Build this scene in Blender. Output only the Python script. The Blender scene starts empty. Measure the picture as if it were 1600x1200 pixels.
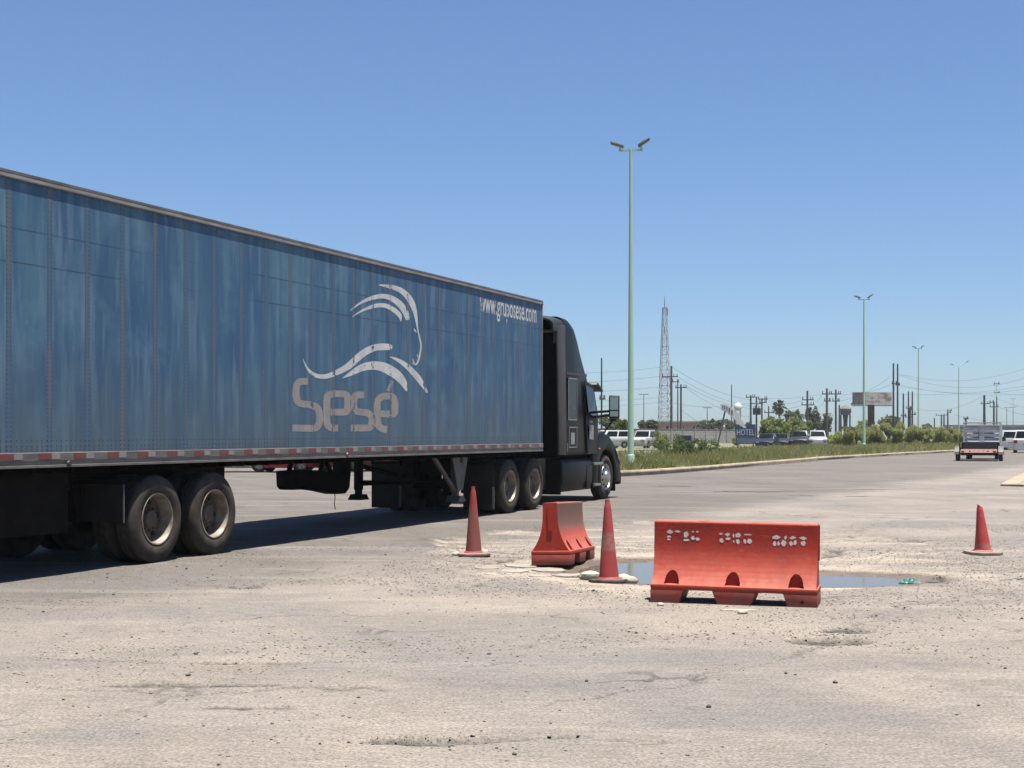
import bpy, bmesh, math, random
import numpy as np
from mathutils import Matrix, Vector

R = math.radians
rng = random.Random(7)
nrng = np.random.default_rng(11)
scene = bpy.context.scene
COL = scene.collection

# ------------------------------------------------------------------ camera
EYE = 1.505            # eye height in metres
FPX = 2250.0           # focal length in pixels of the 1600 px wide frame
cam_data = bpy.data.cameras.new('camera')
cam_data.sensor_width = 36.0
cam_data.lens = FPX * 36.0 / 1600.0
cam_data.shift_y = 77.0 / 1600.0
cam_data.clip_start = 0.1
cam_data.clip_end = 20000.0
cam = bpy.data.objects.new('camera', cam_data)
cam.location = (0, 0, EYE)
cam.rotation_euler = (R(90), 0, 0)
COL.objects.link(cam)
scene.camera = cam

# ------------------------------------------------------------------ sky and sun
SUN_EL = R(81.0)
SUN_AZ = (0.768, -0.640)      # horizontal direction towards the sun (behind the camera, to the right)
world = bpy.data.worlds.new('World')
scene.world = world
world.use_nodes = True
wn = world.node_tree.nodes
wl = world.node_tree.links
wn.clear()
sky = wn.new('ShaderNodeTexSky')
sky.sky_type = 'NISHITA'
sky.sun_disc = False
sky.sun_elevation = SUN_EL
sky.sun_rotation = math.atan2(SUN_AZ[0], SUN_AZ[1])
sky.altitude = 200
sky.air_density = 1.0
sky.dust_density = 0.4
sky.ozone_density = 2.5
bg = wn.new('ShaderNodeBackground')
bg.inputs['Strength'].default_value = 0.07
gam = wn.new('ShaderNodeGamma')
gam.inputs[1].default_value = 0.85
tint = wn.new('ShaderNodeMix')
tint.data_type = 'RGBA'
tint.blend_type = 'MULTIPLY'
tint.inputs[0].default_value = 1.0
tint.inputs[7].default_value = (0.565, 0.722, 0.950, 1)
wo = wn.new('ShaderNodeOutputWorld')
wl.new(sky.outputs[0], gam.inputs[0])
wl.new(gam.outputs[0], tint.inputs[6])
wl.new(tint.outputs[2], bg.inputs[0])
wl.new(bg.outputs[0], wo.inputs[0])

sun_data = bpy.data.lights.new('sun', 'SUN')
sun_data.energy = 5.0
sun_data.angle = R(0.5)
sun_data.color = (1.0, 0.95, 0.87)
sun = bpy.data.objects.new('sun', sun_data)
to_sun = Vector((SUN_AZ[0] * math.cos(SUN_EL), SUN_AZ[1] * math.cos(SUN_EL), math.sin(SUN_EL)))
sun.rotation_euler = to_sun.to_track_quat('Z', 'Y').to_euler()
sun.location = (0, -20, 40)
COL.objects.link(sun)

scene.view_settings.view_transform = 'Standard'
scene.view_settings.look = 'None'
scene.view_settings.gamma = 1.0
scene.view_settings.use_curve_mapping = False
scene.view_settings.exposure = 1.315

# ------------------------------------------------------------------ helpers: materials
MATS = {}
ALB = 0.6

def nodes_of(name):
    m = bpy.data.materials.new(name)
    m.use_nodes = True
    nt = m.node_tree
    b = nt.nodes['Principled BSDF']
    return m, nt, nt.nodes, nt.links, b

def mat(name, col, rough=0.6, metal=0.0, col2=None, scale=4.0, amt=0.5, bump=0.0, bscale=40.0,
        stretch=(1, 1, 1), coat=0.0, spec=0.5, world_pos=True, lo=0.35, hi=0.65, rand=0.0, k=None):
    """Procedural material: colour broken up by noise, optional bump."""
    m, nt, N, L, b = nodes_of(name)
    k = ALB if k is None else k
    if col2 is not None: col2 = tuple(c * k for c in col2)
    col = tuple(c * k for c in col)
    b.inputs['Roughness'].default_value = rough
    b.inputs['Metallic'].default_value = metal
    b.inputs['Specular IOR Level'].default_value = spec
    b.inputs['Coat Weight'].default_value = coat
    b.inputs['Coat Roughness'].default_value = 0.12
    if col2 is None:
        col2 = tuple(c * 0.78 for c in col[:3])
    if world_pos:
        src = N.new('ShaderNodeNewGeometry').outputs['Position']
    else:
        src = N.new('ShaderNodeTexCoord').outputs['Object']
    mp = N.new('ShaderNodeMapping')
    mp.inputs['Scale'].default_value = stretch
    L.new(src, mp.inputs['Vector'])
    nz = N.new('ShaderNodeTexNoise')
    nz.inputs['Scale'].default_value = scale
    nz.inputs['Detail'].default_value = 6
    nz.inputs['Roughness'].default_value = 0.6
    L.new(mp.outputs[0], nz.inputs['Vector'])
    mr = N.new('ShaderNodeMapRange')
    mr.inputs['From Min'].default_value = lo
    mr.inputs['From Max'].default_value = hi
    L.new(nz.outputs['Fac'], mr.inputs['Value'])
    mul = N.new('ShaderNodeMath'); mul.operation = 'MULTIPLY'
    mul.inputs[1].default_value = amt
    L.new(mr.outputs[0], mul.inputs[0])
    mx = N.new('ShaderNodeMix'); mx.data_type = 'RGBA'
    mx.inputs[6].default_value = (*col[:3], 1)
    mx.inputs[7].default_value = (*col2[:3], 1)
    L.new(mul.outputs[0], mx.inputs[0])
    out = mx.outputs[2]
    if rand > 0:
        oi = N.new('ShaderNodeObjectInfo')
        hv = N.new('ShaderNodeHueSaturation')
        r2 = N.new('ShaderNodeMapRange')
        r2.inputs['To Min'].default_value = 1 - rand
        r2.inputs['To Max'].default_value = 1 + rand
        L.new(oi.outputs['Random'], r2.inputs['Value'])
        L.new(r2.outputs[0], hv.inputs['Value'])
        L.new(out, hv.inputs['Color'])
        out = hv.outputs['Color']
    L.new(out, b.inputs['Base Color'])
    if bump > 0:
        n2 = N.new('ShaderNodeTexNoise')
        n2.inputs['Scale'].default_value = bscale
        n2.inputs['Detail'].default_value = 4
        L.new(src, n2.inputs['Vector'])
        bp = N.new('ShaderNodeBump')
        bp.inputs['Strength'].default_value = bump
        bp.inputs['Distance'].default_value = 0.02
        L.new(n2.outputs['Fac'], bp.inputs['Height'])
        L.new(bp.outputs[0], b.inputs['Normal'])
    MATS[name] = m
    return m

# ------------------------------------------------------------------ helpers: meshes
class MB:
    def __init__(s):
        s.v = []; s.f = []
        s.M = None
    def add(s, vs, fs):
        o = len(s.v)
        if s.M is not None:
            vs = [tuple(s.M @ Vector(v)) for v in vs]
        s.v.extend([tuple(v) for v in vs])
        s.f.extend([tuple(i + o for i in f) for f in fs])
        return s
    def box(s, x0, x1, y0, y1, z0, z1):
        vs = [(x0,y0,z0),(x1,y0,z0),(x1,y1,z0),(x0,y1,z0),(x0,y0,z1),(x1,y0,z1),(x1,y1,z1),(x0,y1,z1)]
        return s.add(vs, [(0,3,2,1),(4,5,6,7),(0,1,5,4),(1,2,6,5),(2,3,7,6),(3,0,4,7)])
    def hexa(s, b, t):
        """b, t: four bottom and four top points, counter-clockwise from above"""
        return s.add(list(b) + list(t), [(0,3,2,1),(4,5,6,7),(0,1,5,4),(1,2,6,5),(2,3,7,6),(3,0,4,7)])
    def prism(s, poly, a0, a1, axis='y'):
        """poly in the plane (x,z) for axis y, (x,y) for axis z, (y,z) for axis x"""
        n = len(poly)
        def pt(p, a):
            if axis == 'y': return (p[0], a, p[1])
            if axis == 'z': return (p[0], p[1], a)
            return (a, p[0], p[1])
        vs = [pt(p, a0) for p in poly] + [pt(p, a1) for p in poly]
        fs = [tuple(range(n)), tuple(range(2*n-1, n-1, -1))]
        for i in range(n):
            j = (i + 1) % n
            fs.append((i, i + n, j + n, j))
        return s.add(vs, fs)
    def tube(s, p0, p1, r0, r1=None, n=8, caps=True):
        r1 = r0 if r1 is None else r1
        p0 = Vector(p0); p1 = Vector(p1)
        d = (p1 - p0).normalized()
        a = d.orthogonal().normalized(); b = d.cross(a)
        vs = []
        for p, r in ((p0, r0), (p1, r1)):
            for i in range(n):
                t = 2 * math.pi * i / n
                vs.append(p + a * (r * math.cos(t)) + b * (r * math.sin(t)))
        fs = [(i, (i+1) % n, (i+1) % n + n, i + n) for i in range(n)]
        if caps:
            fs += [tuple(range(n-1, -1, -1)), tuple(range(n, 2*n))]
        return s.add(vs, fs)
    def path(s, pts, r, n=6):
        pts = [Vector(p) for p in pts]
        vs = []; fs = []
        a = None
        for k, p in enumerate(pts):
            d = (pts[min(k+1, len(pts)-1)] - pts[max(k-1, 0)]).normalized()
            a = d.orthogonal().normalized() if a is None else (a - d * a.dot(d)).normalized()
            b = d.cross(a)
            rr = r[k] if isinstance(r, (list, tuple)) else r
            for i in range(n):
                t = 2 * math.pi * i / n
                vs.append(p + a * (rr * math.cos(t)) + b * (rr * math.sin(t)))
        for k in range(len(pts) - 1):
            for i in range(n):
                j = (i + 1) % n
                fs.append((k*n+i, k*n+j, (k+1)*n+j, (k+1)*n+i))
        fs += [tuple(range(n-1, -1, -1)), tuple(range(len(vs)-n, len(vs)))]
        return s.add(vs, fs)
    def lathe(s, prof, n=24, axis='z', close=False):
        """prof: list of (radius, height along axis)"""
        vs = []; fs = []
        m = len(prof)
        for i in range(n):
            t = 2 * math.pi * i / n
            c, q = math.cos(t), math.sin(t)
            for r, h in prof:
                if axis == 'z': vs.append((r*c, r*q, h))
                elif axis == 'y': vs.append((r*q, h, r*c))
                else: vs.append((h, r*c, r*q))
        for i in range(n):
            j = (i + 1) % n
            for k in range(m - 1):
                fs.append((i*m+k, j*m+k, j*m+k+1, i*m+k+1))
            if close:
                fs.append((i*m+m-1, j*m+m-1, j*m, i*m))
        return s.add(vs, fs)
    def loft(s, rings, caps=True):
        n = len(rings[0]); vs = []; fs = []
        for r in rings: vs.extend(r)
        for k in range(len(rings) - 1):
            for i in range(n):
                j = (i + 1) % n
                fs.append((k*n+i, k*n+j, (k+1)*n+j, (k+1)*n+i))
        if caps:
            fs.append(tuple(range(n-1, -1, -1)))
            fs.append(tuple(range(len(vs)-n, len(vs))))
        return s.add(vs, fs)
    def mesh(s, name, material, smooth=False, bevel=0.0, seg=2, fix=True):
        me = bpy.data.meshes.new(name)
        me.from_pydata(s.v, [], s.f)
        if fix or bevel > 0:
            bm = bmesh.new(); bm.from_mesh(me)
            if bevel > 0:
                bmesh.ops.remove_doubles(bm, verts=bm.verts, dist=1e-5)
                es = [e for e in bm.edges if len(e.link_faces) == 2 and e.calc_face_angle(0) > R(25)]
                bmesh.ops.bevel(bm, geom=es, offset=bevel, segments=seg, affect='EDGES', profile=0.5, clamp_overlap=True)
            bmesh.ops.recalc_face_normals(bm, faces=bm.faces)
            bm.to_mesh(me); bm.free()
        if smooth or bevel > 0:
            me.shade_smooth()
            me.set_sharp_from_angle(angle=R(smooth if isinstance(smooth, (int, float)) and smooth > 1 else 38))
        me.materials.append(material)
        return me
    def build(s, name, material, parent=None, **k):
        return link(name, s.mesh(name, material, **k), parent)

def link(name, me, parent=None, loc=None, rot=None):
    o = bpy.data.objects.new(name, me)
    COL.objects.link(o)
    if parent is not None: o.parent = parent
    if loc is not None: o.location = loc
    if rot is not None: o.rotation_euler = rot
    return o

def tag(o, label=None, cat=None, group=None, kind=None):
    if label: o['label'] = label
    if cat: o['category'] = cat
    if group: o['group'] = group
    if kind: o['kind'] = kind
    return o

def thing(name, label, cat, loc=(0, 0, 0), rz=0.0, group=None):
    o = bpy.data.objects.new(name, None)
    o.empty_display_size = 0.2
    COL.objects.link(o)
    o.location = loc
    o.rotation_euler = (0, 0, rz)
    return tag(o, label, cat, group)

def copy_tree(o, parent=None):
    c = o.copy()
    COL.objects.link(c)
    c.parent = parent
    for ch in list(o.children):
        copy_tree(ch, c)
    return c

def raw_mesh(name, verts, faces, material, smooth=False):
    """numpy verts (N,3), faces (M,k) -> mesh quickly"""
    verts = np.asarray(verts, dtype=np.float32); faces = np.asarray(faces, dtype=np.int32)
    me = bpy.data.meshes.new(name)
    k = faces.shape[1]
    me.vertices.add(len(verts)); me.vertices.foreach_set('co', verts.ravel())
    me.loops.add(faces.size); me.loops.foreach_set('vertex_index', faces.ravel())
    me.polygons.add(len(faces))
    me.polygons.foreach_set('loop_start', np.arange(0, faces.size, k, dtype=np.int32))
    me.polygons.foreach_set('loop_total', np.full(len(faces), k, dtype=np.int32))
    me.update(calc_edges=True)
    if smooth: me.shade_smooth()
    me.materials.append(material)
    return me

def sx(px, Y):
    """world x of photograph column px at depth Y"""
    return (px - 800.0) / FPX * Y

def sz(py, Y):
    return EYE - (py - 677.0) / FPX * Y

# ------------------------------------------------------------------ numpy value noise
_lat = nrng.random((256, 256))
def vnoise(x, y):
    x = np.asarray(x, dtype=float); y = np.asarray(y, dtype=float)
    xi = np.floor(x).astype(int); yi = np.floor(y).astype(int)
    fx = x - xi; fy = y - yi
    fx = fx*fx*(3-2*fx); fy = fy*fy*(3-2*fy)
    a = _lat[xi % 256, yi % 256]; b = _lat[(xi+1) % 256, yi % 256]
    c = _lat[xi % 256, (yi+1) % 256]; d = _lat[(xi+1) % 256, (yi+1) % 256]
    return (a*(1-fx)+b*fx)*(1-fy) + (c*(1-fx)+d*fx)*fy
def fbm(x, y, o=4):
    s = 0; a = 0.5; t = 0
    for i in range(o):
        s = s + a * vnoise(x * 2**i + 17*i, y * 2**i + 31*i); t += a; a *= 0.5
    return s / t
def sstep(e0, e1, x):
    t = np.clip((x - e0) / (e1 - e0), 0, 1)
    return t*t*(3-2*t)

# ------------------------------------------------------------------ the paving around the pothole
GX0, GX1, GY0, GY1, GD = -8.0, 11.5, 5.0, 33.0, 0.036
WATER_Z = -0.082
PITS = [(-0.42, 7.05, 0.34, 0.10, 0.035), (2.33, 10.45, 0.30, 0.22, 0.035), (2.55, 11.0, 0.22, 0.16, 0.02),
        (-2.62, 14.1, 0.22, 0.14, 0.02), (-0.25, 18.0, 0.5, 0.12, 0.03), (-1.9, 8.6, 0.5, 0.05, 0.012),
        (3.9, 8.3, 0.5, 0.05, 0.012), (-1.45, 7.9, 0.28, 0.05, 0.015)]
CRACKS = [[(-4.2, 12.9), (-3.4, 14.3), (-2.6, 14.1), (-1.6, 15.6), (-0.6, 17.2)],
          [(2.3, 10.4), (1.7, 9.5), (1.2, 8.9), (0.7, 8.3), (0.1, 7.9)],
          [(-0.4, 7.05), (0.3, 7.15), (0.9, 7.05)],
          [(-2.9, 8.6), (-1.9, 8.35), (-0.8, 8.5)],
          [(-3.0, 9.6), (-2.0, 9.35), (-1.0, 9.55), (0.2, 9.3)],
          [(2.6, 11.0), (3.4, 12.6), (4.4, 13.5), (5.3, 13.4)],
          [(3.6, 8.6), (4.4, 8.3), (5.2, 8.4)],
          [(5.0, 21.2), (6.1, 24.0), (7.8, 26.3)]]
EDGES = [[(0.9, 24.9), (1.5, 25.6), (2.0, 25.9), (2.5, 25.4), (3.0, 25.3)], [(3.4, 21.6), (4.1, 20.8), (4.6, 21.1), (5.2, 20.9), (5.7, 20.5), (6.3, 20.3)],
         [(-1.0, 19.6), (-0.4, 19.1), (0.1, 18.4)], [(3.9, 19.6), (4.3, 18.6), (3.9, 17.9)], [(-0.9, 16.2), (-0.2, 17.3), (0.1, 17.8)]]

def ground(x, y):
    x = np.asarray(x, dtype=float); y = np.asarray(y, dtype=float)
    h = 0.020 * (fbm(x*0.35+3, y*0.35+9, 3) - 0.5)
    h = h + 0.006 * (fbm(x*2.2, y*2.2, 3) - 0.5)
    # worn-out top course of the asphalt around the pothole
    q = ((x - 2.35 - 0.05*(y-18.6)) / 3.3)**2 + ((y - 18.9) / 5.6)**2
    q = q + 0.75 * (fbm(x*0.9+5, y*0.55+2, 5) - 0.5)
    er = 1 - sstep(0.97, 1.02, q)
    q2 = ((x - 5.2) / 2.4)**2 + ((y - 17.2) / 2.4)**2 + 0.9*(fbm(x*0.8+40, y*0.6, 5) - 0.5)
    er2 = 1 - sstep(0.94, 1.0, q2)
    q3 = ((x - 0.4) / 1.5)**2 + ((y - 16.6) / 1.5)**2 + 0.8*(fbm(x*1.3+70, y*1.3, 4) - 0.5)
    er3 = 1 - sstep(0.9, 1.0, q3)
    er = np.maximum(er, np.maximum(er2*0.55, er3))
    h = h - 0.035 * er
    # ridged, layered remains inside it
    lay = fbm(x*0.45+y*0.15+11, y*1.1+4, 4)
    h = h + er * 0.040 * ((np.floor(lay*6) + sstep(0.6, 1.0, (lay*6) % 1))/6 - 0.5) + er*0.008*(fbm(x*4, y*4, 3)-0.5)
    bas = 0.135*np.exp(-(((x-1.75)/0.95)**2 + ((y-16.45)/1.15)**2)) \
        + 0.125*np.exp(-(((x-3.25)/1.05)**2 + ((y-15.45)/0.62)**2))
    h = h - bas
    dark = np.zeros_like(h)
    for (cx, cy, ra, rb, dp) in PITS:
        g = ((x-cx)/ra)**2 + ((y-cy)/rb)**2 + 1.2*(fbm(x*4+cx, y*4+cy, 3)-0.5)
        k = 1 - sstep(0.75, 1.05, g)
        h = h - dp*k*(0.3+1.4*fbm(x*13, y*13, 2))
        dark = np.maximum(dark, k)
    for pts, wm, dpm in [(p, 1.0, 1.0) for p in CRACKS] + [(p, 2.4, 2.2) for p in EDGES]:
        for (a, b) in zip(pts[:-1], pts[1:]):
            ax, ay = a; bx, by = b
            wx = x + 0.16*(fbm(x*3+9, y*3, 3)-0.5)*2; wy = y + 0.16*(fbm(x*3, y*3+30, 3)-0.5)*2
            dx, dy = bx-ax, by-ay
            t = np.clip(((wx-ax)*dx + (wy-ay)*dy)/(dx*dx+dy*dy), 0, 1)
            d = np.hypot(wx-ax-t*dx, wy-ay-t*dy)
            wd = wm * 0.035 * (0.3 + 1.2*fbm(x*1.7+4, y*1.7, 2))
            k = 1 - sstep(wd*0.5, wd*1.3, d)
            h = h - 0.014*dpm*k
            dark = np.maximum(dark, min(1.0, 0.6*dpm)*k)
    edge = np.clip(np.minimum.reduce([x-GX0, GX1-x, y-GY0, GY1-y])/1.0, 0, 1)
    return h*edge, er*edge, bas, dark

def gz(x, y):
    return float(ground(np.array([x]), np.array([y]))[0][0])

# ------------------------------------------------------------------ materials
def paving_material():
    m, nt, N, L, b = nodes_of('dusty_asphalt')
    pos = N.new('ShaderNodeNewGeometry').outputs['Position']
    def noise(scale, detail=5, stretch=None, rough=0.6, rot=0.0):
        n = N.new('ShaderNodeTexNoise'); n.inputs['Scale'].default_value = scale
        n.inputs['Detail'].default_value = detail; n.inputs['Roughness'].default_value = rough
        if stretch or rot:
            mp = N.new('ShaderNodeMapping'); mp.inputs['Rotation'].default_value = (0, 0, rot)
            mp2 = N.new('ShaderNodeMapping'); mp2.inputs['Scale'].default_value = stretch
            L.new(pos, mp.inputs['Vector']); L.new(mp.outputs[0], mp2.inputs['Vector']); L.new(mp2.outputs[0], n.inputs['Vector'])
        else:
            L.new(pos, n.inputs['Vector'])
        return n.outputs['Fac']
    def ramp(v, a, c, lo=0.0, hi=1.0):
        r = N.new('ShaderNodeMapRange'); r.interpolation_type = 'SMOOTHSTEP'
        r.inputs['From Min'].default_value = a; r.inputs['From Max'].default_value = c
        r.inputs['To Min'].default_value = lo; r.inputs['To Max'].default_value = hi
        L.new(v, r.inputs['Value']); return r.outputs[0]
    def mix(f, a, c, mode='MIX'):
        x = N.new('ShaderNodeMix'); x.data_type = 'RGBA'; x.blend_type = mode
        if isinstance(f, float): x.inputs[0].default_value = f
        else: L.new(f, x.inputs[0])
        for i, q in ((6, a), (7, c)):
            if isinstance(q, tuple): x.inputs[i].default_value = (*q, 1)
            else: L.new(q, x.inputs[i])
        return x.outputs[2]
    def math_(op, a, c):
        x = N.new('ShaderNodeMath'); x.operation = op
        for i, q in ((0, a), (1, c)):
            if isinstance(q, (int, float)): x.inputs[i].default_value = q
            else: L.new(q, x.inputs[i])
        return x.outputs[0]
    def attr(n):
        a = N.new('ShaderNodeAttribute'); a.attribute_name = n; return a.outputs['Fac']
    sep = N.new('ShaderNodeSeparateXYZ'); L.new(pos, sep.inputs[0])
    # the smoother, darker traffic lane on the truck's side of a line along the road
    d = math_('SUBTRACT', math_('ADD', sep.outputs[0], 1.1), math_('MULTIPLY', math_('SUBTRACT', sep.outputs[1], 18.0), 0.50))
    d = math_('ADD', d, math_('MULTIPLY', math_('SUBTRACT', noise(0.6, 4), 0.5), 2.4))
    lane = ramp(d, 1.1, -0.9, 0.0, 0.92)
    base = mix(ramp(noise(0.5, 6), 0.36, 0.64), (0.325, 0.29, 0.245), (0.41, 0.362, 0.30))
    base = mix(ramp(noise(0.17, 4), 0.42, 0.62, 0, 0.55), base, (0.265, 0.25, 0.235))
    base = mix(lane, base, mix(ramp(noise(0.35, 5, (2.0, 0.25, 1), 0.6, R(-23)), 0.35, 0.65), (0.168, 0.152, 0.134), (0.212, 0.192, 0.17)))
    # tyre-polished streaks along the road and across it
    st = ramp(noise(1.1, 5, (1.0, 0.10, 1), 0.55, R(-23)), 0.48, 0.68, 0, 0.34)
    base = mix(st, base, (0.20, 0.185, 0.165))
    st2 = ramp(noise(1.3, 6, (0.13, 1.3, 1), 0.6, R(6)), 0.50, 0.68, 0, 0.42)
    base = mix(st2, base, (0.46, 0.41, 0.34))
    # pale limestone dust where the top course has gone
    er = attr('er')
    cal = mix(ramp(noise(1.6, 6, (0.5, 1.5, 1)), 0.35, 0.65), (0.60, 0.525, 0.415), (0.46, 0.395, 0.31))
    cal = mix(ramp(noise(5.0, 6), 0.54, 0.70, 0, 0.7), cal, (0.30, 0.26, 0.21))
    patch = math_('MAXIMUM', ramp(noise(0.85, 6, (0.7, 1.3, 1)), 0.46, 0.60, 0.10, 0.9), math_('MULTIPLY', attr('rim'), ramp(noise(1.7, 6, (0.7, 1.3, 1)), 0.30, 0.50, 0.2, 1.0)))
    base = mix(math_('MULTIPLY', er, patch), base, cal)
    mud = attr('mud')
    base = mix(mud, base, mix(ramp(noise(3.0, 5), 0.35, 0.65), (0.27, 0.205, 0.135), (0.19, 0.145, 0.10)))
    dk = attr('dark')
    base = mix(math_('MULTIPLY', dk, ramp(noise(11.0, 4), 0.3, 0.6, 0.35, 1.0)), base, (0.115, 0.105, 0.092))
    # aggregate and grit
    vor = N.new('ShaderNodeTexVoronoi'); vor.inputs['Scale'].default_value = 55; L.new(pos, vor.inputs['Vector'])
    grit = ramp(vor.outputs['Distance'], 0.05, 0.34)
    gritmask = ramp(noise(0.9, 4), 0.40, 0.62, 0.12, 0.70)
    base = mix(math_('MULTIPLY', math_('SUBTRACT', 1.0, grit), gritmask), base, (0.10, 0.09, 0.078))
    # crazed cracking in patches, dark with grit
    wv = N.new('ShaderNodeTexNoise'); wv.inputs['Scale'].default_value = 1.7; wv.inputs['Detail'].default_value = 5; L.new(pos, wv.inputs['Vector'])
    wadd = N.new('ShaderNodeVectorMath'); wadd.operation = 'MULTIPLY_ADD'; wadd.inputs[1].default_value = (0.9, 0.9, 0.0); L.new(wv.outputs['Color'], wadd.inputs[0]); L.new(pos, wadd.inputs[2])
    cv = N.new('ShaderNodeTexVoronoi'); cv.feature = 'DISTANCE_TO_EDGE'; cv.inputs['Scale'].default_value = 0.75; L.new(wadd.outputs[0], cv.inputs['Vector'])
    crk = math_('MULTIPLY', ramp(cv.outputs['Distance'], 0.022, 0.004), ramp(noise(0.33, 4), 0.52, 0.60, 0, 0.75))
    base = mix(crk, base, (0.13, 0.115, 0.10))
    # broad worn areas where traffic has swept the dust away
    base = mix(ramp(noise(0.42, 5, (0.6, 1.5, 1), 0.6, R(-18)), 0.48, 0.62, 0, 0.42), base, (0.235, 0.222, 0.212))
    # oil and tyre smears
    base = mix(ramp(noise(0.8, 4, (0.35, 1.0, 1), 0.5, R(12)), 0.60, 0.75, 0, 0.5), base, (0.20, 0.185, 0.17))
    fine = ramp(noise(48.0, 3), 0.30, 0.72)
    base = mix(0.62, base, mix(fine, (0.50, 0.50, 0.50), (1.36, 1.36, 1.36)), 'MULTIPLY')
    med = ramp(noise(9.0, 5, (0.6, 1.8, 1)), 0.32, 0.68)
    base = mix(0.5, base, mix(med, (0.78, 0.78, 0.78), (1.16, 1.15, 1.13)), 'MULTIPLY')
    base = mix(1.0, base, (0.768, 0.752, 0.768), 'MULTIPLY')
    L.new(base, b.inputs['Base Color'])
    L.new(math_('SUBTRACT', 0.93, math_('MULTIPLY', mud, 0.45)), b.inputs['Roughness'])
    b.inputs['Specular IOR Level'].default_value = 0.25
    hsum = math_('ADD', math_('MULTIPLY', noise(30.0, 5, None, 0.7), 0.7), math_('MULTIPLY', grit, -0.35))
    hsum = math_('ADD', hsum, math_('MULTIPLY', noise(5.0, 4, (0.6, 1.6, 1)), 0.9))
    hsum = math_('SUBTRACT', hsum, math_('MULTIPLY', crk, 0.8))
    bp = N.new('ShaderNodeBump'); bp.inputs['Strength'].default_value = 0.75; bp.inputs['Distance'].default_value = 0.022
    L.new(hsum, bp.inputs['Height']); L.new(bp.outputs[0], b.inputs['Normal'])
    return m

M_PAVE = paving_material()
M_STONE = mat('gravel_stone', (0.42, 0.37, 0.31), 0.9, col2=(0.15, 0.13, 0.11), scale=9, amt=1.0, lo=0.46, hi=0.62, bump=0.4, bscale=90)
M_DSTONE = mat('dark_asphalt_crumb', (0.15, 0.13, 0.11), 0.9, col2=(0.27, 0.24, 0.20), scale=14, amt=1.0, bump=0.4, bscale=60)
M_ROCK = mat('pale_limestone', (0.62, 0.55, 0.45), 0.9, k=0.85, col2=(0.46, 0.40, 0.32), scale=7, amt=1.0, bump=0.5, bscale=30)
M_SLAB = mat('broken_paving', (0.52, 0.465, 0.385), 0.9, k=0.72, col2=(0.36, 0.32, 0.27), scale=5, amt=1.0, bump=0.6, bscale=30)
M_EARTH = mat('dry_earth', (0.36, 0.30, 0.19), 0.95, col2=(0.16, 0.19, 0.075), scale=0.5, amt=1.0, bump=0.4, bscale=4)
M_FIELD = mat('field_grass', (0.24, 0.235, 0.10), 0.95, col2=(0.33, 0.285, 0.18), scale=0.12, amt=1.0, bump=0.3, bscale=2)
M_KERB = mat('worn_kerb', (0.70, 0.57, 0.43), 0.9, k=0.62, col2=(0.42, 0.33, 0.24), scale=1.3, amt=1.0, bump=0.4, bscale=20)
M_CONC = mat('grey_concrete', (0.42, 0.40, 0.37), 0.9, col2=(0.30, 0.285, 0.27), scale=1.5, amt=1.0, bump=0.3)

def water_material():
    m, nt, N, L, b = nodes_of('muddy_water')
    pos = N.new('ShaderNodeNewGeometry').outputs['Position']
    b.inputs['Base Color'].default_value = (0.145, 0.120, 0.092, 1)
    b.inputs['Specular IOR Level'].default_value = 0.20
    b.inputs['Roughness'].default_value = 0.06
    b.inputs['IOR'].default_value = 1.33
    n = N.new('ShaderNodeTexNoise'); n.inputs['Scale'].default_value = 5; n.inputs['Detail'].default_value = 3
    L.new(pos, n.inputs['Vector'])
    bp = N.new('ShaderNodeBump'); bp.inputs['Strength'].default_value = 0.04; bp.inputs['Distance'].default_value = 0.02
    L.new(n.outputs['Fac'], bp.inputs['Height']); L.new(bp.outputs[0], b.inputs['Normal'])
    return m
M_WATER = water_material()

# ------------------------------------------------------------------ ground sheets
nx = int((GX1-GX0)/GD); ny = int((GY1-GY0)/GD)
gx = np.linspace(GX0, GX1, nx); gy = np.linspace(GY0, GY1, ny)
XX, YY = np.meshgrid(gx, gy)
HH, ER, BAS, DK = ground(XX, YY)
mudm = sstep(0.008, 0.024, BAS) * (1 - sstep(WATER_Z + 0.025, WATER_Z + 0.085, HH + 0.02*(fbm(XX*2, YY*2, 3)-0.5)*2))
idx = np.arange(nx*ny).reshape(ny, nx)
F = np.stack([idx[:-1, :-1], idx[:-1, 1:], idx[1:, 1:], idx[1:, :-1]], -1).reshape(-1, 4)
me = raw_mesh('road', np.stack([XX, YY, HH], -1).reshape(-1, 3), F, M_PAVE, smooth=True)
RIM = sstep(0.0004, 0.006, BAS)
mudm = np.maximum(mudm, sstep(0.022, 0.040, BAS + 0.03*(fbm(XX*1.6+3, YY*1.6, 4)-0.5)))
for nm, arr in (('er', np.maximum(ER, RIM*0.8)), ('mud', mudm), ('dark', DK), ('rim', RIM)):
    at_ = me.attributes.new(nm, 'FLOAT', 'POINT')
    at_.data.foreach_set('value', arr.astype(np.float32).ravel())
tag(link('road', me), kind='structure')

def sheet(name, pts, z, material, kind='structure', drop=None):
    mb = MB()
    n = len(pts)
    mb.add([(p[0], p[1], z) for p in pts], [tuple(range(n))])
    if drop is not None:
        mb.add([(p[0], p[1], z) for p in pts] + [(p[0], p[1], drop) for p in pts],
               [(i, (i+1) % n, (i+1) % n + n, i + n) for i in range(n)])
    o = mb.build(name, material)
    return tag(o, kind=kind)

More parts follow.
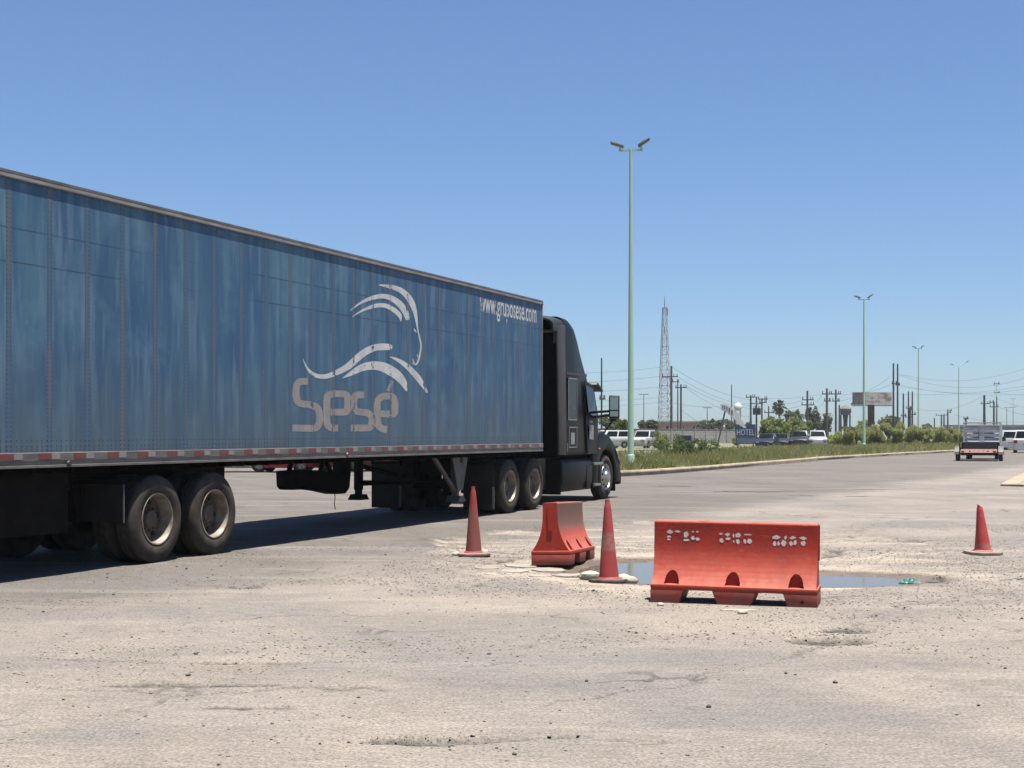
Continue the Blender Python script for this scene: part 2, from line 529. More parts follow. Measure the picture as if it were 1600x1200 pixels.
mb = MB()
BX0, BX1, BY0, BY1 = -160.0, 330.0, -60.0, 700.0
for (x0, x1, y0, y1) in ((BX0, BX1, BY0, GY0), (BX0, BX1, GY1, BY1), (BX0, GX0, GY0, GY1), (GX1, BX1, GY0, GY1)):
    mb.add([(x0, y0, 0), (x1, y0, 0), (x1, y1, 0), (x0, y1, 0)], [(0, 1, 2, 3)])
tag(mb.build('road_surface', M_PAVE), kind='structure')

mb = MB()
mb.add([(-6000, -6000, -0.35), (6000, -6000, -0.35), (6000, 9000, -0.35), (-6000, 9000, -0.35)], [(0, 1, 2, 3)])
tag(mb.build('ground', M_FIELD), kind='structure')

# puddle
pn = 40
pv = [(2.45, 15.95, WATER_Z)] + [(2.45 + 2.35*math.cos(2*math.pi*i/pn) , 15.95 - 0.55*math.cos(2*math.pi*i/pn) + 1.75*math.sin(2*math.pi*i/pn), WATER_Z) for i in range(pn)]
mb = MB(); mb.add(pv, [(0, i+1, (i+1) % pn + 1) for i in range(pn)])
tag(mb.build('puddle', M_WATER), kind='structure')

# median with kerb
KERB = [(1.2, 51.6), (2.2, 50.2), (3.65, 49.8), (5.2, 52.4), (7.65, 57.4), (12.6, 69.0), (18.4, 82.6), (25.8, 96.7), (34.6, 113.0), (45.5, 133.0), (62.0, 165.0), (98.0, 250.0), (190.0, 480.0)]
MED_LEFT = [(150.0, 480.0), (70.0, 250.0), (41.0, 165.0), (24.0, 126.0), (12.5, 100.0), (5.5, 80.0), (1.6, 66.0), (0.6, 56.0)]
MED = KERB + MED_LEFT
sheet('median', MED, 0.11, M_EARTH)

def kerb_run(name, pts, material, width=0.22, h=0.15, closed=False):
    P = [Vector((p[0], p[1], 0)) for p in pts]
    rings = []
    for k, p in enumerate(P):
        a = P[max(k-1, 0)]; c = P[min(k+1, len(P)-1)]
        d = (c - a).normalized(); nrm = Vector((-d.y, d.x, 0))
        w = width
        prof = [(0.0, -0.02), (0.0, h*0.75), (0.03, h), (w, h), (w, -0.02)]
        rings.append([tuple(p + nrm*q + Vector((0, 0, z))) for q, z in prof])
    mb = MB(); mb.loft(rings)
    return tag(mb.build(name, material), kind='structure')
# subdivide so that the kerb is slightly uneven
def dense(pts, step, jit=0.0):
    out = []
    for a, b in zip(pts[:-1], pts[1:]):
        n = max(1, int(math.hypot(b[0]-a[0], b[1]-a[1]) / step))
        for i in range(n):
            t = i / n
            out.append((a[0]+(b[0]-a[0])*t + rng.uniform(-jit, jit), a[1]+(b[1]-a[1])*t + rng.uniform(-jit, jit)))
    out.append(pts[-1]); return out
kerb_run('median_kerb', dense([(0.6, 56.0)] + KERB, 3.0, 0.03), M_KERB, width=0.32, h=0.19)

# dark worn-out patches in the far lane
M_TAR = mat('dark_road_patch', (0.085, 0.076, 0.068), 0.9, col2=(0.20, 0.18, 0.16), scale=3, amt=1.0, bump=0.6, bscale=30)
for (cx, cy, lx, ly) in ((6.1, 37.2, 2.3, 1.0), (4.6, 41.0, 1.5, 0.8), (9.6, 38.6, 1.7, 0.35), (7.0, 34.6, 0.9, 0.35), (8.2, 34.2, 0.8, 0.3)):
    n = 22
    P = []
    for i in range(n):
        a = 2*math.pi*i/n; r_ = rng.uniform(0.45, 1.1)
        P.append((cx + lx/2*r_*math.cos(a), cy + ly/2*r_*math.sin(a)))
    sheet('road_patch', P, 0.004, M_TAR)

# island on the right of the road
ISL = [(13.9, 41.0), (14.4, 40.6), (15.1, 41.0), (40, 70.0), (60, 105.0), (60, 130.0), (47.0, 122.0), (28.0, 74.5), (19.1, 53.6), (16.0, 46.2)]
M_SAND = mat('sandy_island_top', (0.56, 0.44, 0.33), 0.95, col2=(0.42, 0.36, 0.26), scale=0.6, amt=1.0, bump=0.4, bscale=10)
sheet('traffic_island', ISL, 0.055, M_SAND)
kerb_run('island_kerb', dense([(47.0, 122.0), (28.0, 74.5), (19.1, 53.6), (16.0, 46.2), (13.9, 41.0), (14.4, 40.6), (15.1, 41.0), (40, 70)], 3.0, 0.02), M_KERB, width=0.5, h=0.07)

# land beyond the side road on the left, and to the right far away
sheet('verge', [(-160, 64), (-30, 63), (-8, 66), (2, 88), (10, 122), (24, 150), (40, 190), (70, 270), (150, 500), (150, 700), (-160, 700)], 0.05, M_FIELD)

# ------------------------------------------------------------------ loose stones lying about
def stones_mesh(name, pos, size, material, flat=0.6):
    base = np.array([(1,0,0),(0.3,0.95,0),(-0.8,0.55,0),(-0.75,-0.6,0),(0.35,-0.9,0),(0.1,0.05,1.0),(0.0,0.0,-0.6)], float)
    tri = []
    for i in range(5):
        tri.append((i, (i+1) % 5, 5)); tri.append(((i+1) % 5, i, 6))
    tri = np.array(tri)
    n = len(pos)
    ang = nrng.uniform(0, 2*np.pi, n)
    sc = nrng.uniform(0.7, 1.3, (n, 3)) * size[:, None]
    sc[:, 2] *= flat
    V = base[None] * (1 + nrng.uniform(-0.25, 0.25, (n, 7, 3))) * sc[:, None, :]
    c, s_ = np.cos(ang)[:, None], np.sin(ang)[:, None]
    X = V[..., 0]*c - V[..., 1]*s_; Y = V[..., 0]*s_ + V[..., 1]*c
    V = np.stack([X, Y, V[..., 2]], -1) + pos[:, None, :]
    Fc = tri[None] + (np.arange(n)*7)[:, None, None]
    return raw_mesh(name, V.reshape(-1, 3), Fc.reshape(-1, 3), material)

def scatter(n, x0, x1, y0, y1, dens):
    x = nrng.uniform(x0, x1, n); y = nrng.uniform(y0, y1, n)
    k = dens(x, y) > nrng.random(n)
    return x[k], y[k]
def dens_gravel(x, y):
    d = sstep(0.50, 0.68, fbm(x*0.45+8, y*1.1+3, 4)) * 0.8
    er = ground(x, y)[1]
    band = np.exp(-((y - 10.2 - 0.25*x + 0.5*(fbm(x*0.6, y*0.6, 2)-0.5))/0.5)**2)*0.7*(x < 1.5)*(x > -4)
    rim = np.exp(-((np.hypot((x-2.4)/3.2, (y-16.4)/3.4)-1.0)/0.2)**2)*0.85
    return np.clip(d + er*0.25 + band + rim + 0.05, 0, 1) * np.clip((26-y)/8, 0.15, 1) * (0.22 + 0.78*sstep(8.8, 11.0, y))
x, y = scatter(120000, -6.5, 8.5, 6.2, 24.0, dens_gravel)
s_ = 0.003 + 0.009*nrng.random(len(x))**2.6
h = ground(x, y)[0]
ok = h > WATER_Z
x, y, s_, h = x[ok], y[ok], s_[ok], h[ok]
tag(link('gravel', stones_mesh('gravel', np.stack([x, y, h + s_*0.15], -1), s_, M_STONE)),
    'loose pale gravel and grit scattered over the worn road', 'gravel', kind='stuff')
def dens_crumb(x, y):
    return np.clip(sstep(0.45, 0.66, fbm(x*0.7+50, y*0.9, 3))*0.9 + 0.12, 0, 1)
xp, yp = [], []
for (cx, cy, ra, rb, dp) in PITS[:5]:
    n_ = int(420*ra)
    xp.append(cx + ra*1.1*nrng.normal(0, .55, n_)); yp.append(cy + rb*1.3*nrng.normal(0, .6, n_))
x, y = scatter(1200, -5.5, 7.0, 6.3, 19.0, dens_crumb)
s_ = 0.005 + 0.017*nrng.random(len(x))**4
xp = np.concatenate(xp); yp = np.concatenate(yp)
x = np.concatenate([x, xp]); y = np.concatenate([y, yp]); s_ = np.concatenate([s_, 0.003 + 0.007*nrng.random(len(xp))**2])
h = ground(x, y)[0]
ok = h > WATER_Z
x, y, s_, h = x[ok], y[ok], s_[ok], h[ok]
tag(link('asphalt_crumbs', stones_mesh('asphalt_crumbs', np.stack([x, y, h + s_*0.3], -1), s_, M_DSTONE, 0.75)),
    'small dark crumbs of broken asphalt lying on the dusty road', 'debris', kind='stuff')

# ================================================================== the blue semi-trailer
TRUCK_ROT = R(68.42)
FRONT = (0.61, 28.59)              # foot of the trailer's front right corner
TL, TW = 16.15, 2.60               # trailer length and width
PITCH = 0.6096

def side(px, py):
    """photograph position on the trailer's right side -> (u along the truck, w height)"""
    Y = 28.59 * 842.0 / (1690.0 - px)
    return (Y - 28.59) / 0.9299, EYE - (py - 677.0) / FPX * Y

def trailer_paint():
    m, nt, N, L, b = nodes_of('weathered_blue_paint')
    geo = N.new('ShaderNodeNewGeometry'); pos = geo.outputs['Position']
    sep = N.new('ShaderNodeSeparateXYZ'); L.new(pos, sep.inputs[0])
    def noise(scale, st, det=5, rough=0.6):
        mp = N.new('ShaderNodeMapping'); mp.inputs['Scale'].default_value = st; L.new(pos, mp.inputs['Vector'])
        n = N.new('ShaderNodeTexNoise'); n.inputs['Scale'].default_value = scale; n.inputs['Detail'].default_value = det
        n.inputs['Roughness'].default_value = rough
        L.new(mp.outputs[0], n.inputs['Vector']); return n.outputs['Fac']
    def ramp(v, a, c, lo=0.0, hi=1.0):
        r = N.new('ShaderNodeMapRange'); r.inputs['From Min'].default_value = a; r.inputs['From Max'].default_value = c
        r.inputs['To Min'].default_value = lo; r.inputs['To Max'].default_value = hi
        L.new(v, r.inputs['Value']); return r.outputs[0]
    def mix(f, a, c):
        x = N.new('ShaderNodeMix'); x.data_type = 'RGBA'; 
        if isinstance(f, float): x.inputs[0].default_value = f
        else: L.new(f, x.inputs[0])
        for i, q in ((6, a), (7, c)):
            if isinstance(q, tuple): x.inputs[i].default_value = (*q, 1)
            else: L.new(q, x.inputs[i])
        return x.outputs[2]
    def mul(a, c):
        x = N.new('ShaderNodeMath'); x.operation = 'MULTIPLY'
        for i, q in ((0, a), (1, c)):
            if isinstance(q, (int, float)): x.inputs[i].default_value = q
            else: L.new(q, x.inputs[i])
        return x.outputs[0]
    oi = N.new('ShaderNodeObjectInfo').outputs['Random']
    c = mix(oi, (0.046, 0.112, 0.186), (0.066, 0.134, 0.190))
    c = mix(ramp(noise(0.55, (1, 1, 0.8)), 0.42, 0.60, 0, 0.85), c, (0.085, 0.165, 0.225))
    c = mix(ramp(noise(1.1, (1, 1, 0.5)), 0.50, 0.66, 0, 0.8), c, (0.032, 0.094, 0.180))
    c = mix(ramp(noise(5.0, (1, 1, 0.09), 5), 0.40, 0.62, 0, 0.9), c, (0.036, 0.085, 0.165))     # rain streaks
    c = mix(ramp(noise(8.0, (1, 1, 0.10), 5), 0.50, 0.70, 0, 0.8), c, (0.145, 0.21, 0.27))       # chalky runs
    c = mix(ramp(noise(1.3, (1, 1, 0.9), 7), 0.54, 0.70, 0, 0.55), c, (0.14, 0.22, 0.28))
    c = mix(ramp(noise(22.0, (1, 1, 0.6), 4), 0.66, 0.74, 0, 0.6), c, (0.22, 0.24, 0.26))        # chalky clouds
    # dust thrown up from the road, most at the bottom
    dust = mul(ramp(sep.outputs[2], 2.5, 1.35), ramp(noise(2.2, (1, 1, 0.22), 5), 0.25, 0.7, 0.45, 1.0))
    c = mix(mul(dust, 0.72), c, (0.105, 0.108, 0.108))
    # brown weeping from the rail, and two long scuff lines
    c = mix(ramp(noise(6.0, (1, 1, 0.03), 3), 0.64, 0.74, 0, 0.5), c, (0.10, 0.085, 0.065))
    for z0 in (3.56, 3.22):
        zz = N.new('ShaderNodeMath'); zz.operation = 'SUBTRACT'; zz.inputs[1].default_value = z0; L.new(sep.outputs[2], zz.inputs[0])
        ab = N.new('ShaderNodeMath'); ab.operation = 'ABSOLUTE'; L.new(zz.outputs[0], ab.inputs[0])
        ln = mul(ramp(ab.outputs[0], 0.012, 0.004), ramp(noise(0.5, (1, 1, 0.2), 3), 0.42, 0.52, 0, 0.7))
        c = mix(ln, c, (0.03, 0.045, 0.075))
    gain = N.new('ShaderNodeMix'); gain.data_type = 'RGBA'; gain.blend_type = 'MULTIPLY'; gain.inputs[0].default_value = 1.0; gain.inputs[7].default_value = (0.97, 1.14, 1.20, 1); L.new(c, gain.inputs[6]); c = gain.outputs[2]
    L.new(c, b.inputs['Base Color'])
    L.new(ramp(noise(3.0, (1, 1, 0.3)), 0.3, 0.7, 0.5, 0.72), b.inputs['Roughness'])
    b.inputs['Specular IOR Level'].default_value = 0.3
    bp = N.new('ShaderNodeBump'); bp.inputs['Strength'].default_value = 0.25; bp.inputs['Distance'].default_value = 0.02
    L.new(noise(2.0, (1, 1, 0.5), 2), bp.inputs['Height']); L.new(bp.outputs[0], b.inputs['Normal'])
    return m
M_BLUE = trailer_paint()
M_ALU = mat('dull_aluminium', (0.36, 0.335, 0.305), 0.5, 0.35, (0.22, 0.195, 0.17), scale=3, amt=1.0, stretch=(1, 1, 4), bump=0.1)
M_SEAM = mat('blue_seam_strip', (0.058, 0.122, 0.20), 0.6, 0, (0.105, 0.13, 0.16), scale=2.2, amt=1.0, stretch=(1, 1, 0.5), k=1.0, lo=0.45, hi=0.62)
M_RIVET = mat('dirty_rivet', (0.085, 0.09, 0.10), 0.6, 0.2)
M_BLACK = mat('black_running_gear', (0.016, 0.015, 0.014), 0.85, 0, (0.03, 0.026, 0.022), scale=6, amt=1.0, spec=0.08)
M_RUBBER = mat('dusty_tyre_rubber', (0.060, 0.052, 0.043), 0.9, 0, (0.125, 0.105, 0.083), scale=6, amt=1.0, spec=0.25, bump=0.2, bscale=60)
M_FLAP = mat('mudflap_rubber', (0.040, 0.037, 0.034), 0.85, 0, (0.065, 0.058, 0.05), scale=4, amt=1.0, spec=0.12)
M_RIM = mat('dirty_white_rim', (0.60, 0.53, 0.43), 0.5, 0.1, (0.30, 0.21, 0.13), scale=6, amt=0.9, lo=0.4, hi=0.65)
M_HOLE = mat('dark_hollow', (0.008, 0.008, 0.008), 0.9)
M_TRED = mat('red_reflective_tape', (0.36, 0.035, 0.04), 0.45, 0, (0.24, 0.09, 0.08), scale=8, amt=0.8)
M_TWHITE = mat('white_reflective_tape', (0.50, 0.47, 0.44), 0.45, 0, (0.36, 0.33, 0.31), scale=8, amt=0.8)
M_STEEL = mat('grey_painted_steel', (0.25, 0.235, 0.215), 0.6, 0.15, (0.15, 0.135, 0.12), scale=5, amt=1.0)

def decal_mat(name, col, col2, u_off, wear, k):
    """sprayed lettering, chipped at the riveted seams and in places elsewhere"""
    m = mat(name, col, 0.6, 0, col2, scale=4, amt=0.9, lo=0.42, hi=0.66, k=k)
    nt = m.node_tree; N = nt.nodes; L = nt.links; b = N['Principled BSDF']; out = N['Material Output']
    tc = N.new('ShaderNodeTexCoord').outputs['Object']; sp = N.new('ShaderNodeSeparateXYZ'); L.new(tc, sp.inputs[0])
    def mt(op, a, c=0.0):
        x = N.new('ShaderNodeMath'); x.operation = op
        for i, q in ((0, a), (1, c)):
            if isinstance(q, (int, float)): x.inputs[i].default_value = q
            else: L.new(q, x.inputs[i])
        return x.outputs[0]
    ph = mt('DIVIDE', mt('ADD', sp.outputs[0], 0.06 + u_off + 60*PITCH), PITCH)
    dist = mt('MULTIPLY', mt('ABSOLUTE', mt('SUBTRACT', mt('FRACT', mt('ADD', ph, 0.5)), 0.5)), PITCH)
    near = N.new('ShaderNodeMapRange'); near.inputs['From Min'].default_value = 0.075; near.inputs['From Max'].default_value = 0.02
    L.new(dist, near.inputs['Value'])
    nz = N.new('ShaderNodeTexNoise'); nz.inputs['Scale'].default_value = 22; nz.inputs['Detail'].default_value = 4
    geo = N.new('ShaderNodeNewGeometry'); L.new(geo.outputs['Position'], nz.inputs['Vector'])
    nb_ = N.new('ShaderNodeTexNoise'); nb_.inputs['Scale'].default_value = 5; nb_.inputs['Detail'].default_value = 5; L.new(geo.outputs['Position'], nb_.inputs['Vector'])
    chip = mt('ADD', mt('MULTIPLY', near.outputs[0], wear), mt('MULTIPLY', mt('SUBTRACT', nb_.outputs['Fac'], 0.5), 0.55))
    hole = mt('GREATER_THAN', mt('ADD', nz.outputs['Fac'], chip), 0.735)
    tr = N.new('ShaderNodeBsdfTransparent'); mx = N.new('ShaderNodeMixShader')
    L.new(hole, mx.inputs[0]); L.new(b.outputs[0], mx.inputs[1]); L.new(tr.outputs[0], mx.inputs[2]); L.new(mx.outputs[0], out.inputs[0])
    return m
M_LETTER = mat('white_lettering', (0.72, 0.71, 0.68), 0.5, 0, (0.55, 0.56, 0.57), scale=5, amt=0.8, k=0.95)
M_EMB = decal_mat('worn_white_emblem', (0.70, 0.69, 0.66), (0.50, 0.52, 0.54), 0.0, 0.20, 0.95)
M_WEB = decal_mat('worn_white_web_address', (0.70, 0.69, 0.66), (0.50, 0.52, 0.54), side(750, 488)[0], 0.22, 1.0)
M_BEIGE = decal_mat('worn_grey_lettering', (0.38, 0.335, 0.30), (0.26, 0.25, 0.25), 0.0, 0.22, 0.9)

trailer = thing('semi_trailer', 'long weathered blue box trailer with white curved emblem on its side', 'trailer',
                (FRONT[0], FRONT[1], 0), TRUCK_ROT)

# inner box: nose, roof, far side, tail doors, floor
MB().box(-TL+0.04, -0.01, 0.03, TW-0.03, 1.20, 1.30).build('floor', M_BLACK, trailer)
MB().box(-TL+0.02, -0.02, 0.02, TW-0.02, 4.09, 4.115).build('roof', M_ALU, trailer)
nose = MB().box(-0.055, -0.004, 0.05, TW-0.05, 1.16, 4.09).build('front_wall', M_ALU, trailer)
MB().box(-TL+0.05, -0.055, TW-0.035, TW-0.004, 1.31, 4.06).build('far_side_wall', M_BLUE, trailer)
for s in (0, 1):
    y0 = 0.06 + s*1.245
    d = MB().box(-TL-0.03, -TL+0.02, y0, y0+1.235, 1.22, 4.02).build('rear_door', M_BLUE, trailer)
    MB().tube((-TL-0.06, y0+0.3, 1.2), (-TL-0.06, y0+0.3, 4.0), 0.018).build('lock_rod', M_ALU, d)
# corner posts
MB().box(-0.06, 0.0, -0.006, 0.05, 1.16, 4.06).build('corner_post', M_STEEL, trailer, bevel=0.012)
MB().box(-0.06, 0.0, TW-0.05, TW+0.006, 1.16, 4.06).build('corner_post', M_STEEL, trailer, bevel=0.012)
for yy in (-0.006, TW-0.054):
    MB().box(-TL-0.02, -TL+0.05, yy, yy+0.06, 1.16, 4.06).build('corner_post', M_STEEL, trailer)

# side panels, one sheet per bay, each a little differently dished
Z0, Z1 = 1.305, 4.062
nb = int(round((TL - 0.12) / PITCH))
pm = []
for k in range(4):
    mb = MB()
    nu, nw = 8, 24
    vs = []
    for j in range(nw+1):
        for i in range(nu+1):
            u = -PITCH + 0.004 + (PITCH-0.008)*i/nu
            w = Z0 + (Z1-Z0)*j/nw
            a = math.sin(math.pi*i/nu)
            y = 0.0015 + a*0.0
            vs.append((u, y, w))
    fs = [(j*(nu+1)+i, j*(nu+1)+i+1, (j+1)*(nu+1)+i+1, (j+1)*(nu+1)+i) for j in range(nw) for i in range(nu)]
    mb.add(vs, fs)
    mb.box(-PITCH+0.004, -0.004, 0.016, 0.030, Z0, Z1)
    pm.append(mb.mesh('side_panel', M_BLUE, smooth=True))
for k in range(nb):
    link('side_panel', pm[(k*3 + (k//4)) % 4], trailer, (-0.06 - k*PITCH, 0, 0))
# riveted seam strips
def rivet(mb, u, w, r=0.009, y=-0.002, d=0.007):
    vs = [(u + r*math.cos(a), y, w + r*math.sin(a)) for a in [math.pi/3*i for i in range(6)]] + [(u, y-d, w)]
    mb.add(vs, [(i, (i+1) % 6, 6) for i in range(6)])
sm = MB().box(-0.040, 0.040, 0.0007, 0.012, Z0, Z1).mesh('seam_strip', M_SEAM)
rm = MB()
for j in range(58):
    w = Z0 + 0.03 + j*(Z1-Z0-0.05)/57
    for du in (-0.028, 0.028):
        rivet(rm, du, w, r=0.008, y=0.0006, d=0.0042)
rmesh = rm.mesh('rivets', M_RIVET, fix=False)
for k in range(1, nb):
    st = link('seam_strip', sm, trailer, (-0.06 - k*PITCH, 0, 0))
    r_ = link('rivets', rmesh, st); tag(r_, kind='stuff')
# rows of rivets along the bottom of the panels
mb = MB()
u = -0.10
while u > -TL + 0.1:
    for w in (1.335, 1.375, 1.432):
        rivet(mb, u, w, 0.009, 0.0014, 0.005)
    u -= 0.0762
o = mb.build('rivet_rows', M_RIVET, trailer, fix=False); tag(o, kind='stuff')
mb = MB()
u = -0.10
while u > -TL + 0.1:
    rivet(mb, u, 4.035, 0.009, 0.0014, 0.005); u -= 0.10
o = mb.build('rivet_rows', M_RIVET, trailer, fix=False); tag(o, kind='stuff')

# rails
def rail(y, sgn):
    prof = [(0.01, 1.150), (-0.012, 1.150), (-0.012, 1.172), (-0.004, 1.180), (-0.004, 1.212), (-0.014, 1.222), (-0.014, 1.300), (-0.006, 1.308), (0.01, 1.308)]
    poly = [(y + sgn*a, b_) for a, b_ in prof]
    return MB().prism(poly, -TL+0.01, -0.002, 'x')
rail(0, 1).build('bottom_rail', M_ALU, trailer)
rail(TW, -1).build('bottom_rail', M_ALU, trailer)
def toprail(y, sgn):
    prof = [(0.05, 4.055), (-0.017, 4.052), (-0.018, 4.064), (-0.004, 4.104), (-0.008, 4.108), (-0.008, 4.134), (0.05, 4.134)]
    return MB().prism([(y + sgn*a, b_) for a, b_ in prof], -TL-0.01, 0.005, 'x')
toprail(0, 1).build('top_rail', M_ALU, trailer)
toprail(TW, -1).build('top_rail', M_ALU, trailer)
# reflective tape
tr = MB().box(-0.20, 0, -0.0165, -0.012, 1.238, 1.296).mesh('reflective_tape', M_TRED)
tw = MB().box(-0.13, 0, -0.0165, -0.012, 1.238, 1.296).mesh('reflective_tape', M_TWHITE)
u = -0.12
while u > -TL + 0.5:
    far = u > -3.3
    if far and rng.random() < 0.5:
        link('reflective_tape', tr, trailer, (u-0.22, 0, 0))
    link('reflective_tape', tw, trailer, (u, 0, 0))
    link('reflective_tape', tr, trailer, (u-0.131, 0, 0))
    u -= 0.555 + rng.uniform(-0.02, 0.02)
# side marker lamp
MB().lathe([(0.0, -0.03), (0.03, -0.028), (0.04, -0.012)], 12, 'y').build('marker_lamp', M_TRED, trailer).location = (-8.2, 0, 1.19)
# rear-side little amber lamp hanging at the seam
MB().lathe([(0.0, -0.03), (0.028, -0.026), (0.036, -0.008)], 12, 'y').build('marker_lamp', M_RIVET, trailer).location = (-14.4, 0, 1.186)

# cross members under the floor
cm = MB().box(-0.03, 0.03, 0.03, TW-0.03, 1.185, 1.20).box(-0.004, 0.004, 0.03, TW-0.03, 1.10, 1.185).box(-0.03, 0.03, 0.03, TW-0.03, 1.085, 1.10).mesh('cross_member', M_BLACK)
for k in range(52):
    link('cross_member', cm, trailer, (-0.25 - k*0.305, 0, 0))

# emblem and lettering on the side
def catmull(pts, n=6):
    P = [pts[0]] + list(pts) + [pts[-1]]
    out = []
    for i in range(1, len(P)-2):
        for j in range(n):
            t = j/n
            q = []
            for c in range(len(pts[0])):
                p0, p1, p2, p3 = P[i-1][c], P[i][c], P[i+1][c], P[i+2][c]
                q.append(0.5*((2*p1) + (-p0+p2)*t + (2*p0-5*p1+4*p2-p3)*t*t + (-p0+3*p1-3*p2+p3)*t**3))
            out.append(tuple(q))
    out.append(tuple(pts[-1])); return out

def stroke(mb, pts, y, origin, sc, smooth=True, wd=None):
    if wd is not None: pts = [(a, b_, wd) for a, b_ in pts]
    if smooth: pts = catmull(pts, 6)
    L_, R_ = [], []
    for k, p in enumerate(pts):
        a = pts[max(k-1, 0)]; c = pts[min(k+1, len(pts)-1)]
        dx, dy = c[0]-a[0], c[1]-a[1]
        l = math.hypot(dx, dy) or 1
        nx_, ny_ = -dy/l, dx/l
        w = max(p[2], 1.5)/2
        for arr, s in ((L_, 1), (R_, -1)):
            u, v = side(origin[0] + (p[0]+nx_*w*s)/sc, origin[1] + (p[1]+ny_*w*s)/sc)
            arr.append((u, y, v))
    n = len(L_)
    mb.add(L_ + R_, [(i, i+1, n+i+1, n+i) for i in range(n-1)])

ORG, SCL = (400, 420), 4.2867
EMB = [
 [(825,108,6),(890,118,25),(950,135,33),(1000,168,38),(1040,222,40),(1064,285,28),(1077,360,14),(1084,410,8),(1095,460,9),(1105,510,9),(1100,560,10),(1088,612,12),(1070,642,10),(1048,630,6)],
 [(630,280,4),(690,235,14),(750,205,24),(810,187,30),(860,184,32),(910,199,37),(960,234,42),(1000,288,40),(1016,342,24)],
 [(645,322,4),(700,286,12),(770,256,24),(830,244,28),(880,251,30),(930,281,32),(962,312,28),(970,352,4)],
 [(315,605,3),(340,660,12),(375,700,22),(420,720,28),(480,718,32),(560,686,38),(620,651,44),(680,597,46),(740,552,46),(800,527,44),(860,523,46),(912,525,34)],
 [(580,732,4),(640,700,30),(700,666,46),(760,650,54),(830,652,60),(890,676,66),(950,717,60),(990,767,44),(1013,817,18)],
 [(895,588,4),(950,611,22),(1010,652,34),(1060,702,38),(1100,752,36),(1147,830,12)],
 [(1058,402,6),(1066,414,10),(1074,426,4)],
 [(1050,602,4),(1056,622,8),(1066,640,8)],
 [(1078,572,4),(1085,590,6),(1088,604,4)],
]
mb = MB()
for s in EMB: stroke(mb, s, 0.0001, ORG, SCL)
mb.build('emblem', M_EMB, trailer, fix=False)['label'] = 'white emblem of flowing curves like a face in profile'
LET = [
 [(348,755),(300,755),(275,775),(268,810),(268,850),(280,890),(310,905),(350,908),(395,922),(420,950),(426,1000),(420,1040),(398,1066),(345,1068),(245,1066)],
 [(550,1066),(510,1066),(482,1050),(475,1020),(475,960),(475,880),(484,848),(515,838),(560,838),(600,842),(614,868),(614,925),(606,955),(580,960),(500,960)],
 [(725,845),(690,845),(665,852),(655,880),(655,920),(668,950),(700,960),(745,966),(772,985),(778,1020),(770,1052),(745,1066),(635,1066)],
 [(878,1076),(845,1070),(820,1045),(813,1000),(812,920),(818,880),(842,858),(880,852),(912,858),(930,885),(930,930),(926,968),(900,974),(835,970)],
]
mb = MB()
for s in LET: stroke(mb, s, 0.0001, ORG, SCL, True, 46)
stroke(mb, [(912,752),(898,786),(884,820)], 0.0002, ORG, SCL, False, 22)
mb.build('lettering', M_BEIGE, trailer, fix=False)['label'] = 'grey lettering reading Sesé'

def text_mesh(name, body, width, height, material, bold=0.0):
    cu = bpy.data.curves.new(name, 'FONT'); cu.body = body; cu.resolution_u = 3; cu.offset = bold
    ob = bpy.data.objects.new(name, cu); COL.objects.link(ob)
    dg = bpy.context.evaluated_depsgraph_get(); dg.update()
    me = bpy.data.meshes.new_from_object(ob.evaluated_get(dg))
    bpy.data.objects.remove(ob); bpy.data.curves.remove(cu)
    co = np.zeros(len(me.vertices)*3, np.float32); me.vertices.foreach_get('co', co); co = co.reshape(-1, 3)
    mn, mx = co.min(0), co.max(0)
    co[:, 0] = (co[:, 0]-mn[0])/(mx[0]-mn[0])*width
    co[:, 1] = (co[:, 1]-mn[1])/(mx[1]-mn[1])*height
    me.vertices.foreach_set('co', co.ravel()); me.update()
    me.materials.clear(); me.materials.append(material)
    return me
u0, w0 = side(750, 488); u1, w1 = side(838, 500)
tm = text_mesh('web_address', 'www.gruposese.com', u1-u0, 0.37, M_WEB, 0.008)
link('web_address', tm, trailer, (u0, 0.0001, 3.55), (R(90), 0, 0))['label'] = 'white web address www.gruposese.com near the top edge'

# ------------------------------------------------------------------ wheels
def tyre_mb():
    p = [(0.30, .03), (0.335, .006), (0.40, 0.0), (0.455, .010), (0.487, .028), (0.505, .042), (0.512, .060),
         (0.512, .088), (0.500, .090), (0.500, .100), (0.512, .102), (0.513, .128), (0.501, .130), (0.501, .140), (0.513, .142),
         (0.512, .168), (0.500, .170), (0.500, .180), (0.512, .182), (0.512, .205), (0.505, .228), (0.487, .242), (0.44, .262), (0.36, .268), (0.30, .25)]
    return MB().lathe(p, 48, 'y')
TYRE = tyre_mb().mesh('tyre', M_RUBBER, smooth=35)
INNER = tyre_mb()
INNER.v = [(x, y+0.32, z) for x, y, z in INNER.v]
INNER = INNER.mesh('inner_tyre', M_RUBBER, smooth=35)
RIMM = MB().lathe([(0.305, .022), (0.300, .010), (0.288, .012), (0.282, .03), (0.270, .06), (0.266, .145), (0.258, .166)], 40, 'y').mesh('wheel', M_RIM, smooth=35)
HUB = MB().lathe([(0.259, .164), (0.250, .152), (0.235, .150), (0.225, .160), (0.170, .160), (0.150, .142), (0.120, .140), (0.112, .118), (0.100, .100), (0.0, .094)], 32, 'y')
for i in range(10):
    a = 2*math.pi*i/10
    HUB.M = Matrix.Translation((0.135*math.sin(a), 0, 0.135*math.cos(a)))
    HUB.lathe([(0.014, .145), (0.014, .118), (0.0, .116)], 6, 'y')
HUB.M = None
HUB = HUB.mesh('hub', mat('rusty_hub', (0.22, 0.165, 0.11), 0.7, 0.1, (0.12, 0.09, 0.065), scale=9, amt=1.0), smooth=35)
